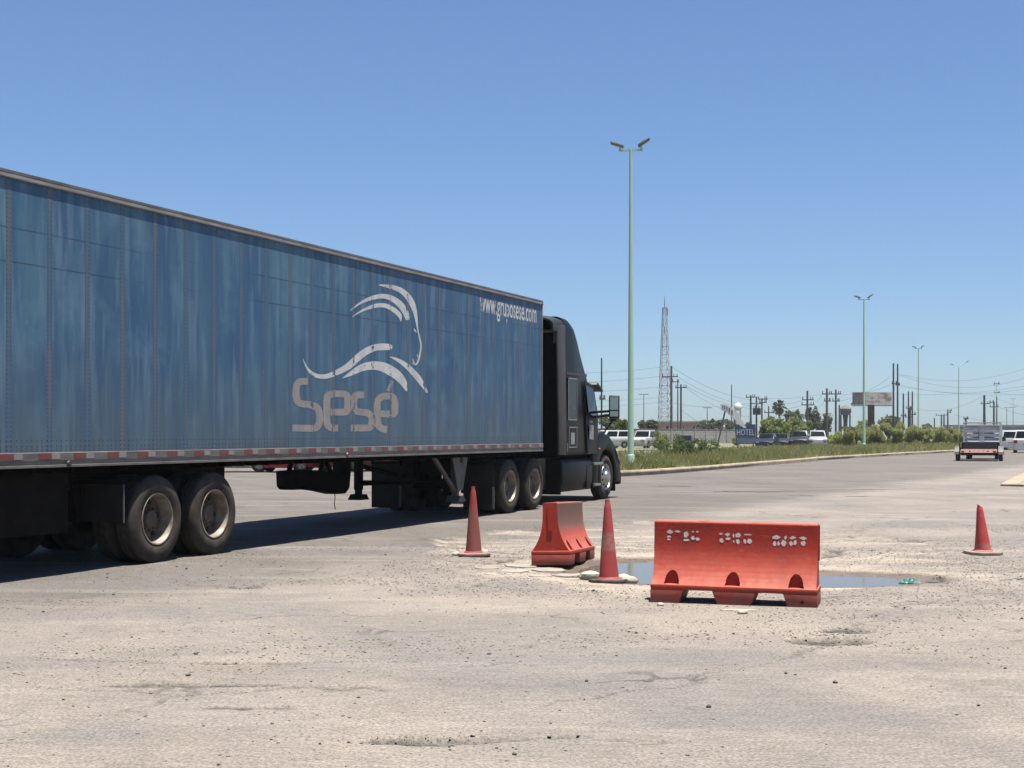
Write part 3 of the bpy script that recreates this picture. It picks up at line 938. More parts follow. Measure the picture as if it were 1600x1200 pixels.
HOLE = MB().lathe([(0.0, -0.002), (0.034, -0.002), (0.036, 0.004)], 14, 'y').mesh('hand_hole', M_HOLE)

def dual_wheel(parent, u, v, flip=False, r=0.513):
    rot = (0, rng.uniform(0, 6), math.pi if flip else 0)
    w = link('wheel', RIMM, parent, (u, v, r-0.004), (0, 0, rot[2]))
    w.rotation_euler = (0, 0, rot[2])
    for nm, me_ in (('tyre', TYRE), ('inner_tyre', INNER), ('hub', HUB)):
        link(nm, me_, w)
    for i in range(5):
        a = rot[1] + 2*math.pi*i/5
        link('hand_hole', HOLE, w, (0.198*math.sin(a), 0.1585, 0.198*math.cos(a)))
    return w

TAND = (-12.75, -11.56)
for u in TAND:
    dual_wheel(trailer, u, 0.03); dual_wheel(trailer, u, TW-0.03, True)
    MB().tube((u, 0.2, 0.51), (u, TW-0.2, 0.51), 0.065).build('axle', M_BLACK, trailer)
mb = MB()
for y in (0.72, TW-0.80):
    mb.box(-13.9, -10.3, y, y+0.08, 0.86, 1.085)
    for u in TAND:
        mb.box(u-0.5, u+0.28, y-0.02, y+0.10, 0.62, 0.76)
        mb.prism([(u-0.62, 0.5), (u-0.42, 0.5), (u-0.30, 0.9), (u-0.72, 0.9)], y-0.03, y+0.11)
mb.box(-13.75, -13.65, 0.72, TW-0.72, 0.86, 1.05); mb.box(-10.5, -10.4, 0.72, TW-0.72, 0.86, 1.05); mb.box(-12.2, -12.0, 0.72, TW-0.72, 0.80, 1.05)
mb.build('suspension', M_BLACK, trailer)
for y in (0.95, TW-1.15):
    MB().tube((-13.3, y, 0.80), (-12.95, y, 0.80), 0.11, n=14).build('brake_chamber', M_BLACK, trailer)
# mud flap and its hanger behind the rear wheels
for y in (0.04, TW-0.62):
    f = MB().box(-13.40, -13.385, y, y+0.58, 0.50, 0.93).build('mudflap', M_FLAP, trailer, bevel=0.006)
    MB().box(-13.415, -13.37, y-0.0, y+0.95 if y < 1 else y+0.58, 0.93, 0.98).build('hanger', M_BLACK, f)
MB().box(-13.404, -13.382, 0.036, 0.046, 0.50, 0.93).build('flap_edge', M_STEEL, trailer)
MB().box(-15.7, -13.95, 0.35, TW-0.35, 0.42, 1.08).build('underbody_dark_filler', M_BLACK, trailer, bevel=0.02)  # black box added to keep the space under the tail dark
# rear underride guard
mb = MB().box(-TL+0.02, -TL+0.12, 0.2, TW-0.2, 0.5, 0.6)
for y in (0.7, TW-0.8): mb.box(-TL+0.03, -TL+0.11, y, y+0.1, 0.6, 1.16)
mb.build('rear_guard', M_STEEL, trailer)

# landing gear
LG = -3.52
def leg(y, sgn, m_):
    L = MB()
    L.box(LG-0.065, LG+0.065, y-0.065, y+0.065, 0.48, 1.14)
    l_ = L.build('landing_leg', m_, trailer, bevel=0.008)
    MB().box(LG-0.05, LG+0.05, y-0.05, y+0.05, 0.34, 0.60).build('inner_leg', M_STEEL if y < 1 else M_BLACK, l_)
    MB().prism([(LG-0.17, 0.30), (LG+0.17, 0.30), (LG+0.15, 0.325), (LG+0.07, 0.40), (LG-0.07, 0.40), (LG-0.15, 0.325)], y-0.13, y+0.13).build('sand_shoe', M_BLACK if y > 1 else M_STEEL, l_)
    return l_
near_leg = leg(0.34, 1, M_STEEL)
leg(TW-0.34, -1, M_BLACK)
# gusset plate with a hole and its diagonal brace on the near leg
g = MB()
pl = [(LG-0.36, 1.145), (LG+0.36, 1.145), (LG+0.12, 0.50), (LG-0.10, 0.50)]
g.prism(pl, 0.245, 0.262)
g.build('gusset_plate', M_STEEL, trailer)
MB().lathe([(0.0, -0.004), (0.055, -0.004), (0.055, 0.006)], 14, 'y').build('gusset_hole', M_HOLE, trailer).location = (LG+0.05, 0.240, 1.03)
MB().tube((LG-0.95, 0.34, 1.12), (LG-0.05, 0.34, 0.50), 0.045, n=6).build('brace', M_STEEL, trailer)
MB().tube((LG, 0.4, 0.62), (LG, TW-0.4, 0.62), 0.035).tube((LG, TW-0.34, 0.92), (LG+1.25, TW-0.6, 0.70), 0.045).build('cross_brace', M_BLACK, trailer)
MB().tube((LG, TW-0.34, 0.585), (LG+1.3, TW-0.5, 0.585), 0.04).build('cross_brace', M_BLACK, trailer)
# hanging tray between the axles on the far side
pr = [(-5.95, 0.88), (-5.93, 0.62), (-5.84, 0.56), (-5.3, 0.555), (-4.8, 0.505), (-4.3, 0.43), (-4.0, 0.43), (-3.85, 0.52), (-3.80, 0.80), (-3.80, 1.1), (-3.95, 1.1), (-4.02, 0.76), (-4.8, 0.85), (-5.4, 0.89)]
MB().prism(pr, TW-0.34, TW-0.06).build('hanging_tray', M_BLACK, trailer, bevel=0.02)
mb = MB()
for (a, b_) in (((-5.75, 0.85), (-5.65, 1.12)), ((-4.7, 0.8), (-4.55, 1.12)), ((-4.2, 0.72), (-4.6, 1.12))):
    mb.tube((a[0], TW-0.2, a[1]), (b_[0], TW-0.2, b_[1]), 0.045)
mb.build('tray_strut', M_BLACK, trailer)
MB().path([(-4.35, TW-0.3, 0.48), (-4.33, TW-0.3, 0.36), (-4.36, TW-0.3, 0.26), (-4.32, TW-0.3, 0.16)], 0.008, 4).build('hanging_cable', M_BLACK, trailer)
# fifth-wheel coupling plate
MB().box(-1.7, -0.3, 0.7, 1.9, 1.10, 1.18).build('coupler_plate', M_BLACK, trailer)

# ================================================================== the tractor
def paint_black():
    m = mat('black_truck_paint', (0.012, 0.0125, 0.0125), 0.35, 0.0, (0.022, 0.021, 0.019), scale=1.6, amt=1.0, coat=0.0, spec=0.07, bump=0.02, bscale=3)
    return m
M_PAINT = paint_black()
M_TRIM = mat('dark_grey_trim', (0.035, 0.035, 0.035), 0.55)
M_EXT = mat('sheen_grey_extender', (0.085, 0.078, 0.07), 0.5, 0, (0.055, 0.05, 0.045), scale=3, amt=1.0)  # paler than the cab paint: the extender's reflected light put into its colour
M_GLASS = mat('dark_window_glass', (0.010, 0.012, 0.013), 0.06, 0, (0.010, 0.012, 0.013), spec=0.3)
M_CHROME = mat('polished_metal', (0.70, 0.68, 0.65), 0.36, 0.95, (0.45, 0.42, 0.38), scale=8)
M_STICK = mat('white_sticker', (0.62, 0.62, 0.60), 0.5, 0, (0.30, 0.30, 0.30), scale=16, amt=0.8)
M_MIRR = mat('mirror_glass', (0.55, 0.58, 0.60), 0.06, 1.0)
M_RED = mat('red_lamp_lens', (0.45, 0.03, 0.03), 0.3)
M_AMBER = mat('amber_lamp_lens', (0.8, 0.3, 0.03), 0.3)

tractor = thing('truck_tractor', 'black sleeper-cab truck tractor coupled in front of the blue trailer', 'truck',
                (FRONT[0], FRONT[1], 0), TRUCK_ROT)
CV = 1.30   # centre line

def section(u, w0, w1, hw, rt, rb=0.08, n=6, taper=0.0):
    """closed ring of a rounded box section at station u"""
    pts = []
    hb = hw; ht = hw - taper
    def arc(cy, cz, r, a0, a1):
        for i in range(n+1):
            a = a0 + (a1-a0)*i/n
            pts.append((u, CV + cy + r*math.cos(a), cz + r*math.sin(a)))
    arc(hb-rb, w0+rb, rb, -math.pi/2, 0)
    arc(ht-rt, w1-rt, rt, 0, math.pi/2)
    arc(-ht+rt, w1-rt, rt, math.pi/2, math.pi)
    arc(-hb+rb, w0+rb, rb, math.pi, 1.5*math.pi)
    return pts

st = [(1.30, 1.03, 3.97, 1.17, .22, .03), (1.75, 1.03, 3.97, 1.17, .26, .04), (2.05, 1.03, 3.90, 1.17, .30, .06), (2.35, 1.03, 3.74, 1.16, .34, .09),
      (2.62, 1.03, 3.55, 1.15, .36, .12), (2.9, 1.03, 3.32, 1.14, .36, .14), (3.15, 1.03, 3.09, 1.13, .34, .15), (3.4, 1.03, 2.82, 1.12, .30, .15), (3.60, 1.03, 2.60, 1.10, .24, .14)]
cab = MB().loft([section(a, b_, c, d, e, taper=f) for a, b_, c, d, e, f in st]).build('sleeper_cab', M_PAINT, tractor, smooth=40)
# windscreen and scuttle
ws = [(3.60, 1.30, 2.58, 1.10, .22, .14), (3.95, 1.30, 2.32, 1.02, .22, .14), (4.35, 1.30, 1.88, .92, .16, .10)]
MB().loft([section(a, b_, c, d, e, taper=f) for a, b_, c, d, e, f in ws]).build('windscreen', M_GLASS, tractor, smooth=40)
# sun visor
MB().prism([(3.52, 2.60), (3.60, 2.66), (3.98, 2.50), (4.0, 2.45), (3.96, 2.45), (3.6, 2.58)], CV-1.12, CV+1.12).build('sun_visor', M_TRIM, tractor, bevel=0.012)
# rear wall dark, roof-fairing lip and side extenders behind the sleeper
MB().box(1.245, 1.298, CV-1.08, CV+1.08, 1.05, 3.80).build('rear_wall', M_BLACK, tractor)
for s in (-1, 1):
    y = CV + s*1.165
    mb = MB()
    mb.hexa([(0.84, y-0.02, 1.05), (1.30, y-0.02, 1.05), (1.30, y+0.02, 1.05), (0.84, y+0.02, 1.05)],
            [(0.84, y-0.02-s*0.03, 3.72), (1.30, y-0.02-s*0.03, 3.78), (1.30, y+0.02-s*0.03, 3.78), (0.84, y+0.02-s*0.03, 3.72)])
    mb.build('side_extender', M_EXT, tractor, bevel=0.008)
    # corner between extender and roof lip
lip = []
for u_, dz in ((0.62, 0.0), (1.0, 0.015), (1.30, 0.0)):
    ring = []
    for i in range(17):
        a = math.pi*i/16
        hw = 1.14; top = 3.972 + dz - (0.05 if u_ < 0.7 else 0)
        cx = max(-1, min(1, math.cos(a)))
        ring.append((u_, CV + hw*math.copysign(abs(cx)**0.45, cx), 3.62 + (top-3.62)*abs(math.sin(a))**0.45))
    inner = [(p[0], CV + (p[1]-CV)*0.965, 3.62 + (p[2]-3.62)*0.87 - 0.004) for p in reversed(ring)]
    lip.append(ring + inner)
MB().loft(lip).build('roof_fairing_lip', M_TRIM, tractor, smooth=40)
# light pipe bracket on the rear wall
MB().path([(1.20, CV+0.10, 3.66), (1.20, CV-0.92, 3.66), (1.20, CV-0.96, 3.62), (1.20, CV-0.96, 3.40)], 0.035, 8).build('grab_pipe', M_TWHITE, tractor, smooth=40)
mb = MB()
for k, y in enumerate((0.95, 1.15, 1.4)):
    mb.path([(1.22, y, 1.5), (0.95, y+0.02, 1.25), (0.5, y, 1.22), (0.06, y, 1.75)], 0.02, 6)
mb.build('air_lines', M_BLACK, tractor)
# cab side trim: compartment frames, stickers, door, window
def frame_rect(u0, u1, w0, w1, y, t, d):
    mb = MB()
    mb.box(u0, u1, y-d, y, w0, w0+t).box(u0, u1, y-d, y, w1-t, w1).box(u0, u0+t, y-d, y, w0+t, w1-t).box(u1-t, u1, y-d, y, w0+t, w1-t)
    return mb
for s, y in ((-1, CV-1.165), (1, CV+1.165+0.012)):
    f = MB().box(1.46, 1.98, y-0.006, y+0.004, 1.80, 2.66).build('sleeper_window', M_GLASS, tractor)
    frame_rect(1.44, 2.00, 1.78, 2.68, y-0.002, 0.02, 0.012).build('frame', M_CHROME, f)
    f = MB().box(1.50, 1.98, y-0.006, y+0.004, 1.22, 1.62).build('luggage_hatch', M_PAINT, tractor)
    frame_rect(1.48, 2.00, 1.20, 1.64, y-0.002, 0.018, 0.012).build('frame', M_CHROME, f)
    if s < 0:
        MB().box(1.62, 1.86, y-0.010, y-0.0065, 1.27, 1.52).build('sticker', M_STICK, f)
        MB().box(1.60, 1.92, y-0.010, y-0.0065, 2.03, 2.09).build('handle', M_STEEL, f).parent = tractor
    MB().box(1.34, 2.66, y-0.010, y+0.004, 2.74, 2.80).build('belt_moulding', M_EXT, tractor)
    MB().box(1.33, 1.40, y-0.020, y+0.004, 1.12, 1.30).build('marker_bracket', M_STEEL, tractor)
for s in (-1, 1):
    # door with glass, following the slight taper of the cab
    y0 = CV + s*1.160; y1 = CV + s*1.115; yt = s*0.11
    def dp(u, w, off):
        t = (u-2.70)/(3.55-2.70); k = max(0.0, (w-2.0)/0.8)
        return (u, y0 + (y1-y0)*t - yt*k + s*off, w)
    door = MB()
    P = [(2.70, 1.05), (3.50, 1.05), (3.58, 1.9), (3.46, 2.58), (2.78, 2.66), (2.70, 2.5)]
    door.add([dp(a, b_, 0.0) for a, b_ in P] + [dp(a, b_, 0.022) for a, b_ in P],
             [tuple(range(6)), tuple(range(11, 5, -1))] + [(i, (i+1) % 6, (i+1) % 6 + 6, i+6) for i in range(6)])
    d_ = door.build('door', M_PAINT, tractor)
    gl = MB()
    P = [(2.78, 1.95), (3.50, 1.82), (3.45, 2.30), (3.36, 2.50), (2.80, 2.56)]
    gl.add([dp(a, b_, 0.016) for a, b_ in P] + [dp(a, b_, 0.028) for a, b_ in P],
           [tuple(range(5)), tuple(range(9, 4, -1))] + [(i, (i+1) % 5, (i+1) % 5 + 5, i+5) for i in range(5)])
    gl.build('door_glass', M_GLASS, d_)
    if s < 0:
        st_ = MB(); P = [(2.84, 1.38), (3.18, 1.36), (3.18, 1.68), (2.84, 1.70)]
        st_.add([dp(a, b_, 0.024) for a, b_ in P] + [dp(a, b_, 0.027) for a, b_ in P], [(0,1,2,3),(7,6,5,4)] + [(i, (i+1) % 4, (i+1) % 4+4, i+4) for i in range(4)])
        st_.build('door_sticker', M_STICK, d_)
    MB().tube(dp(2.80, 1.76, 0.04), dp(3.0, 1.76, 0.04), 0.018).build('door_handle', M_CHROME, d_)
# mirrors
for s in (-1, 1):
    y = CV + s*1.52
    mrr = MB()
    mrr.box(3.50, 3.62, y-0.12, y+0.12, 1.83, 2.36)
    h_ = mrr.build('mirror', M_TRIM, tractor, bevel=0.045, seg=3)
    MB().box(3.492, 3.499, y-0.09, y+0.09, 2.03, 2.31).box(3.492, 3.499, y-0.09, y+0.09, 1.88, 2.00).build('mirror_glass', M_MIRR, h_)
    MB().tube((3.55, CV+s*1.06, 1.98), (3.56, y-s*0.1, 2.00), 0.028).tube((3.55, CV+s*1.06, 1.87), (3.56, y-s*0.1, 1.91), 0.028).build('mirror_arm', M_BLACK, h_)
    ctr_ = Vector((3.56, y, 0)); h_.rotation_euler = (0, 0, -s*R(15)); h_.location = ctr_ - Matrix.Rotation(-s*R(15), 3, 'Z') @ ctr_
    hm = MB().lathe([(0.0, 0.10), (0.07, 0.08), (0.10, 0.0), (0.07, -0.06), (0.0, -0.07)], 12).build('hood_mirror', M_TRIM, tractor, smooth=40)
    hm.location = (4.75, CV+s*1.12, 1.84)
    MB().tube((0, 0, -0.03), (-0.05, -s*0.32, -0.46), 0.014).build('strut', M_BLACK, hm)
# bonnet, wings, bumper, grille
hs = [(4.20, 0.62, 1.86, .86, .20, .06), (4.55, 0.62, 1.74, .82, .24, .08), (4.95, 0.60, 1.58, .76, .28, .10), (5.30, 0.60, 1.36, .68, .26, .10), (5.48, 0.62, 1.12, .60, .2, .06)]
MB().loft([section(a, b_, c, d, e, taper=f) for a, b_, c, d, e, f in hs]).build('bonnet', M_PAINT, tractor, smooth=45)
AX = 4.20
for s in (-1, 1):
    P = [(3.16, 1.02), (3.30, 1.26), (3.58, 1.44), (3.95, 1.52), (4.40, 1.46), (4.80, 1.26), (5.10, 1.00), (5.26, 0.74), (5.28, 0.40), (4.98, 0.36)]
    a0, a1 = math.atan2(0.36-0.5, 4.98-AX), math.atan2(0.34-0.5, 3.58-AX) - 0
    arc = []
    A0 = math.radians(-10); A1 = math.radians(192)
    for i in range(13):
        a = A0 + (A1-A0)*i/12
        arc.append((AX + 0.62*math.cos(a), 0.51 + 0.62*math.sin(a)))
    poly = P + arc + [(3.57, 0.30), (3.16, 0.30)]
    ya, yb = (0.16, 0.62) if s < 0 else (TW-0.62, TW-0.16)
    wg = MB().prism(poly, ya, yb).build('wing', M_PAINT, tractor, bevel=0.05, seg=3)
    yo = 0.155 if s < 0 else TW-0.155
    for (u0, u1, w0) in ((3.18, 3.80, 0.80), (3.20, 3.60, 0.33)):
        MB().box(u0, u1, yo-0.05, yo+0.05, w0, w0+0.055).build('step', M_CHROME, wg, bevel=0.01)
    MB().hexa([(4.95, yo-0.02, 0.95), (5.2, yo+0.0, 0.80), (5.2, yo+0.08*(-s), 0.80), (4.95, yo+0.08*(-s), 0.95)],
              [(4.80, yo-0.01, 1.17), (5.10, yo+0.02, 0.97), (5.1, yo+0.1*(-s), 0.97), (4.8, yo+0.1*(-s), 1.17)]).build('headlamp', M_MIRR, wg)
    MB().lathe([(0.0, -0.03), (0.022, -0.02), (0.026, 0.0)], 10, 'y').build('indicator_lamp', M_AMBER, wg).location = (3.62, yo+0.0, 1.15)
MB().box(5.20, 5.46, 0.20, TW-0.20, 0.30, 0.62).build('bumper', M_PAINT, tractor, bevel=0.04)
MB().box(5.46, 5.50, CV-0.5, CV+0.5, 0.66, 1.12).build('grille', M_CHROME, tractor)
# tank fairing below the sleeper
for s in (-1, 1):
    ya, yb = (0.14, 0.70) if s < 0 else (TW-0.70, TW-0.14)
    q = MB()
    yo, yi = (ya, yb) if s < 0 else (yb, ya)
    prof = [(yi, 0.98), (yo-s*0.10, 0.98), (yo-s*0.015, 0.88), (yo, 0.74), (yo-s*0.005, 0.48), (yo-s*0.05, 0.27), (yi, 0.27)]
    q.prism(prof, 1.10, 3.12, 'x')
    t_ = q.build('tank_fairing', M_PAINT, tractor, bevel=0.03, seg=3)
    MB().box(1.08, 1.095, min(yo, yi)+0.03, max(yo, yi)-0.02, 0.22, 0.92).build('end_flap', M_BLACK, t_)
    MB().box(2.70, 2.712, min(yo, yi)-0.004, max(yo, yi), 0.30, 0.80).build('panel_gap', M_HOLE, t_)
MB().box(1.3, 3.2, 0.35, TW-0.35, 0.985, 1.028).build('deck', M_BLACK, tractor)
# chassis
mb = MB()
for y in (0.87, TW-0.95):
    mb.box(-2.35, 5.2, y, y+0.08, 0.72, 0.98)
for u in (-2.3, -1.0, 0.6, 2.0, 3.4, 5.0): mb.box(u, u+0.12, 0.95, TW-0.95, 0.75, 0.95)
mb.build('chassis_frame', M_BLACK, tractor)
MB().prism([(-1.75, 0.98), (-0.25, 0.98), (-0.35, 1.08), (-1.6, 1.08)], 0.85, 1.75).build('fifth_wheel', M_BLACK, tractor)
for u in (-1.55, -0.24):
    dual_wheel(tractor, u, 0.06); dual_wheel(tractor, u, TW-0.06, True)
    MB().tube((u, 0.2, 0.51), (u, TW-0.2, 0.51), 0.075).build('drive_axle', M_BLACK, tractor)
    MB().lathe([(0.0, -0.2), (0.16, -0.14), (0.20, 0.0), (0.16, 0.14), (0.0, 0.2)], 12).build('differential', M_BLACK, tractor).location = (u, CV, 0.52)
for y in (0.05, TW-0.66):
    f = MB().box(-2.44, -2.425, y, y+0.61, 0.10, 0.93).build('mudflap', M_FLAP, tractor)
    MB().box(-2.46, -2.40, y, y+0.9 if y < 1 else y+0.61, 0.93, 0.98).build('hanger', M_BLACK, f)
    MB().box(-2.446, -2.42, y-0.006, y+0.03, 0.12, 0.52).build('flap_lit_edge', M_STEEL, f)  # pale strip standing in for the lit edge of the flap
    # quarter fenders over the drive wheels
    arc = [(-1.0 + 1.28*math.cos(a), 0.52 + 0.60*math.sin(a)) for a in [math.radians(d) for d in range(158, 20, -12)]]
MB().box(-0.6, 1.0, 0.9, 1.7, 0.5, 0.72).build('air_tank', M_BLACK, tractor)
MB().prism([(0.42, 0.35), (1.0, 0.35), (1.0, 0.98), (0.55, 0.98)], 0.30, 0.80).build('exhaust_box', M_BLACK, tractor, bevel=0.03)
# steer wheels
SR = MB().lathe([(0.305, .022), (0.300, .010), (0.288, .012), (0.278, .04), (0.262, .055), (0.235, .035), (0.175, .005), (0.14, -.010), (0.125, -0.045), (0.10, -0.065), (0.0, -0.07)], 40, 'y').mesh('wheel', M_CHROME, smooth=35)
SHOLE = MB().lathe([(0.0, -0.008), (0.026, -0.007), (0.028, 0.012)], 10, 'y').mesh('hand_hole', M_HOLE)
for v, fl in ((0.17, False), (TW-0.17, True)):
    w = link('wheel', SR, tractor, (AX, v, 0.509), (0, 0, math.pi if fl else R(-2)))
    link('tyre', TYRE, w)
    for i in range(10):
        a = 2*math.pi*i/10
        link('hand_hole', SHOLE, w, (0.205*math.sin(a), 0.019, 0.205*math.cos(a)))
    MB().box(AX+0.66, AX+0.68, v-0.0 if not fl else v-0.3, v+0.3 if not fl else v, 0.16, 0.5).build('mudguard_flap', M_BLACK, tractor)
MB().tube((AX, 0.3, 0.50), (AX, TW-0.3, 0.50), 0.07).build('steer_axle', M_BLACK, tractor)

# the cab group sits a little further forward than the chassis origin
for o in tractor.children:
    nm = o.name.split('.')[0]
    if nm in ('drive_axle', 'differential', 'mudflap', 'fifth_wheel', 'air_tank', 'exhaust_box', 'chassis_frame'): continue
    if nm == 'wheel' and o.location.x < 2: continue
    o.location.x += 0.45

# ================================================================== barriers, cones, rubble
M_BARR = mat('sun_faded_red_plastic', (0.60, 0.105, 0.065), 0.45, 0, (0.53, 0.14, 0.10), scale=5, amt=0.9, bump=0.05, bscale=12, world_pos=False)
def barrier_mat(name, dirt):
    """red polyethylene, paler on its upward faces and, where given, grime with a ragged outline"""
    m, nt, N, L, b = nodes_of(name)
    pos = N.new('ShaderNodeTexCoord').outputs['Object']
    sep = N.new('ShaderNodeSeparateXYZ'); L.new(pos, sep.inputs[0])
    def noise(s, d=5):
        n = N.new('ShaderNodeTexNoise'); n.inputs['Scale'].default_value = s; n.inputs['Detail'].default_value = d
        L.new(pos, n.inputs['Vector']); return n.outputs['Fac']
    def ramp(v, a, c, lo=0.0, hi=1.0):
        r = N.new('ShaderNodeMapRange'); r.inputs['From Min'].default_value = a; r.inputs['From Max'].default_value = c
        r.inputs['To Min'].default_value = lo; r.inputs['To Max'].default_value = hi
        L.new(v, r.inputs['Value']); return r.outputs[0]
    def mix(f, a, c):
        x = N.new('ShaderNodeMix'); x.data_type = 'RGBA'; L.new(f, x.inputs[0])
        for i, q in ((6, a), (7, c)):
            if isinstance(q, tuple): x.inputs[i].default_value = (*q, 1)
            else: L.new(q, x.inputs[i])
        return x.outputs[2]
    def mul(a, c):
        x = N.new('ShaderNodeMath'); x.operation = 'MULTIPLY'; L.new(a, x.inputs[0])
        if isinstance(c, float): x.inputs[1].default_value = c
        else: L.new(c, x.inputs[1])
        return x.outputs[0]
    c = mix(ramp(noise(4), 0.35, 0.65), (0.45, 0.040, 0.022), (0.385, 0.038, 0.024))
    # scuffs, faded blotches and mud splash
    mp = N.new('ShaderNodeMapping'); mp.inputs['Scale'].default_value = (1.0, 1.0, 6.0); L.new(pos, mp.inputs['Vector'])
    sc_ = N.new('ShaderNodeTexNoise'); sc_.inputs['Scale'].default_value = 9; sc_.inputs['Detail'].default_value = 6; L.new(mp.outputs[0], sc_.inputs['Vector'])
    c = mix(ramp(sc_.outputs['Fac'], 0.60, 0.70, 0, 0.55), c, (0.40, 0.13, 0.10))
    c = mix(ramp(noise(2.2, 6), 0.52, 0.68, 0, 0.6), c, (0.24, 0.035, 0.025))
    c = mix(ramp(noise(34, 4), 0.66, 0.72, 0, 0.7), c, (0.17, 0.09, 0.07))
    c = mix(ramp(noise(60, 3), 0.48, 0.75, 0, 0.35), c, (0.43, 0.10, 0.07))
    c = mix(mul(ramp(sep.outputs[2], 0.17, 0.02), ramp(noise(7), 0.3, 0.6, 0.25, 0.7)), c, (0.24, 0.15, 0.12))
    if dirt > 0:
        ax = N.new('ShaderNodeMath'); ax.operation = 'ABSOLUTE'; L.new(sep.outputs[0], ax.inputs[0])
        g = mul(mul(ramp(sep.outputs[2], 0.36, 0.44), ramp(noise(6), 0.22, 0.45)), ramp(ax.outputs[0], 0.715, 0.695))
        c = mix(mul(g, dirt), c, (0.15, 0.11, 0.085))
    # paler orange-pink on whatever faces upwards
    gn = N.new('ShaderNodeNewGeometry'); sn = N.new('ShaderNodeSeparateXYZ'); L.new(gn.outputs['True Normal'], sn.inputs[0])
    c = mix(mul(ramp(sn.outputs[2], 0.05, 0.62), ramp(noise(14), 0.3, 0.7, 0.35, 0.75)), c, (0.56, 0.20, 0.135))
    L.new(c, b.inputs['Base Color']); b.inputs['Roughness'].default_value = 0.6
    b.inputs['Specular IOR Level'].default_value = 0.18
    b.inputs['Subsurface Weight'].default_value = 0.0
    bp = N.new('ShaderNodeBump'); bp.inputs['Strength'].default_value = 0.08; bp.inputs['Distance'].default_value = 0.02
    L.new(noise(25, 3), bp.inputs['Height']); L.new(bp.outputs[0], b.inputs['Normal'])
    return m
M_BAR1 = barrier_mat('red_barrier_plastic', 0.0)
M_BAR2 = barrier_mat('grimy_red_barrier_plastic', 0.85)

BL, BH, SK = 1.44, 0.72, 0.165
PROF = [(0.165, 0.222), (0.175, 0.214), (0.20, 0.196), (0.235, 0.174), (0.28, 0.150), (0.33, 0.129), (0.39, 0.110), (0.45, 0.098), (0.52, 0.090), (0.60, 0.087), (0.66, 0.087), (0.71, 0.088), (0.72, 0.082)]
def prof(z):
    for (a, da), (b_, db) in zip(PROF[:-1], PROF[1:]):
        if z <= b_: return da + (db-da)*(z-a)/(b_-a)
    return PROF[-1][1]
def barrier_body():
    mb = MB()
    n = 240
    zs = sorted(set([SK + 0.004*i for i in range(0, 39)] + [0.33, 0.37, 0.41, 0.45, 0.5, 0.55, 0.6, 0.66, 0.70, 0.71, 0.716, 0.72]))
    niches = (-0.545, -0.005, 0.545)
    for s in (-1, 1):
        vs = []
        for z in zs:
            for i in range(n+1):
                x = -BL/2 + BL*i/n
                y = prof(z)
                for cx in niches:
                    dx = (x-cx)/0.062
                    if abs(dx) < 1:
                        zt = SK + 0.118*math.sqrt(1-dx*dx)
                        if z < zt: y = min(y, prof(SK+0.125) - 0.012*math.sqrt(max(0.0, 1-dx*dx)))
                vs.append((x, s*y, z))
        w = n+1
        fs = [(j*w+i, j*w+i+1, (j+1)*w+i+1, (j+1)*w+i) for j in range(len(zs)-1) for i in range(n)]
        mb.add(vs, fs)
        # ledge on top of the skirt, so that the niches have a floor
        mb.add([(-BL/2, 0, SK), (BL/2, 0, SK), (BL/2, s*0.222, SK), (-BL/2, s*0.222, SK)], [(0, 1, 2, 3)])
    # top
    mb.add([(-BL/2, -0.082, BH), (BL/2, -0.082, BH), (BL/2, 0.082, BH), (-BL/2, 0.082, BH)], [(0, 1, 2, 3)])
    for x, t in ((-BL/2, 1), (BL/2, -1)):
        P = [(z_, d) for z_, d in PROF]
        # end face, hollowed in the middle like a moulded socket
        vs = [(x, -d, z_) for z_, d in P] + [(x, d, z_) for z_, d in reversed(P)]
        mb.add(vs, [tuple(range(len(vs)))])
        mb.box(x - 0.014 if t > 0 else x, x if t > 0 else x + 0.014, -0.028, 0.028, 0.40, BH-0.01)
    return mb
def barrier_skirt():
    mb = MB()
    mb.box(-BL/2-0.012, BL/2+0.012, -0.232, 0.232, 0.118, SK-0.001)
    for (a0, a1, b0, b1) in ((-BL/2-0.012, -0.475, -BL/2-0.012, -0.435), (-0.135, 0.155, -0.185, 0.205), (0.475, BL/2+0.012, 0.435, BL/2+0.012)):
        mb.hexa([(a0, -0.228, 0), (a1, -0.228, 0), (a1, 0.228, 0), (a0, 0.228, 0)], [(b0, -0.231, 0.1185), (b1, -0.231, 0.1185), (b1, 0.231, 0.1185), (b0, 0.231, 0.1185)])
    return mb

def make_barrier(label, loc, rz, m, tilt=(0, 0), marks=True):
    t = thing('road_barrier', label, 'barrier', loc, rz, 'red plastic road barriers at the pothole')
    t.rotation_euler = (tilt[0], tilt[1], rz)
    barrier_body().build('body', m, t, smooth=42)
    barrier_skirt().build('skirt', m, t, bevel=0.008)
    MB().lathe([(0.045, 0.705), (0.045, 0.723), (0.035, 0.726), (0.0, 0.726)], 14).build('filler_cap', m, t).location = (-0.30, 0, 0)
    MB().lathe([(0.0, -0.003), (0.014, -0.003), (0.014, 0.004)], 10, 'y').build('drain_hole', M_HOLE, t).location = (0.60, -0.2285, 0.05)
    return t
b1 = make_barrier('red plastic barrier with worn white stencil marks, standing side-on before the puddle', (2.0, 12.88, 0), R(-15.5), M_BAR1)
b1.location.z = max(gz(1.35, 13.0), gz(2.7, 12.6), gz(2.0, 12.7)) - 0.004
b1.rotation_euler = (0, R(0.5), R(-15.5))
b2 = make_barrier('grimy red plastic barrier standing end-on at the left edge of the puddle', (0.63, 17.35, 0), R(75.5), M_BAR2)
b2.location.z = -0.045
b2.rotation_euler = (R(-1.5), R(2.0), R(75.5))

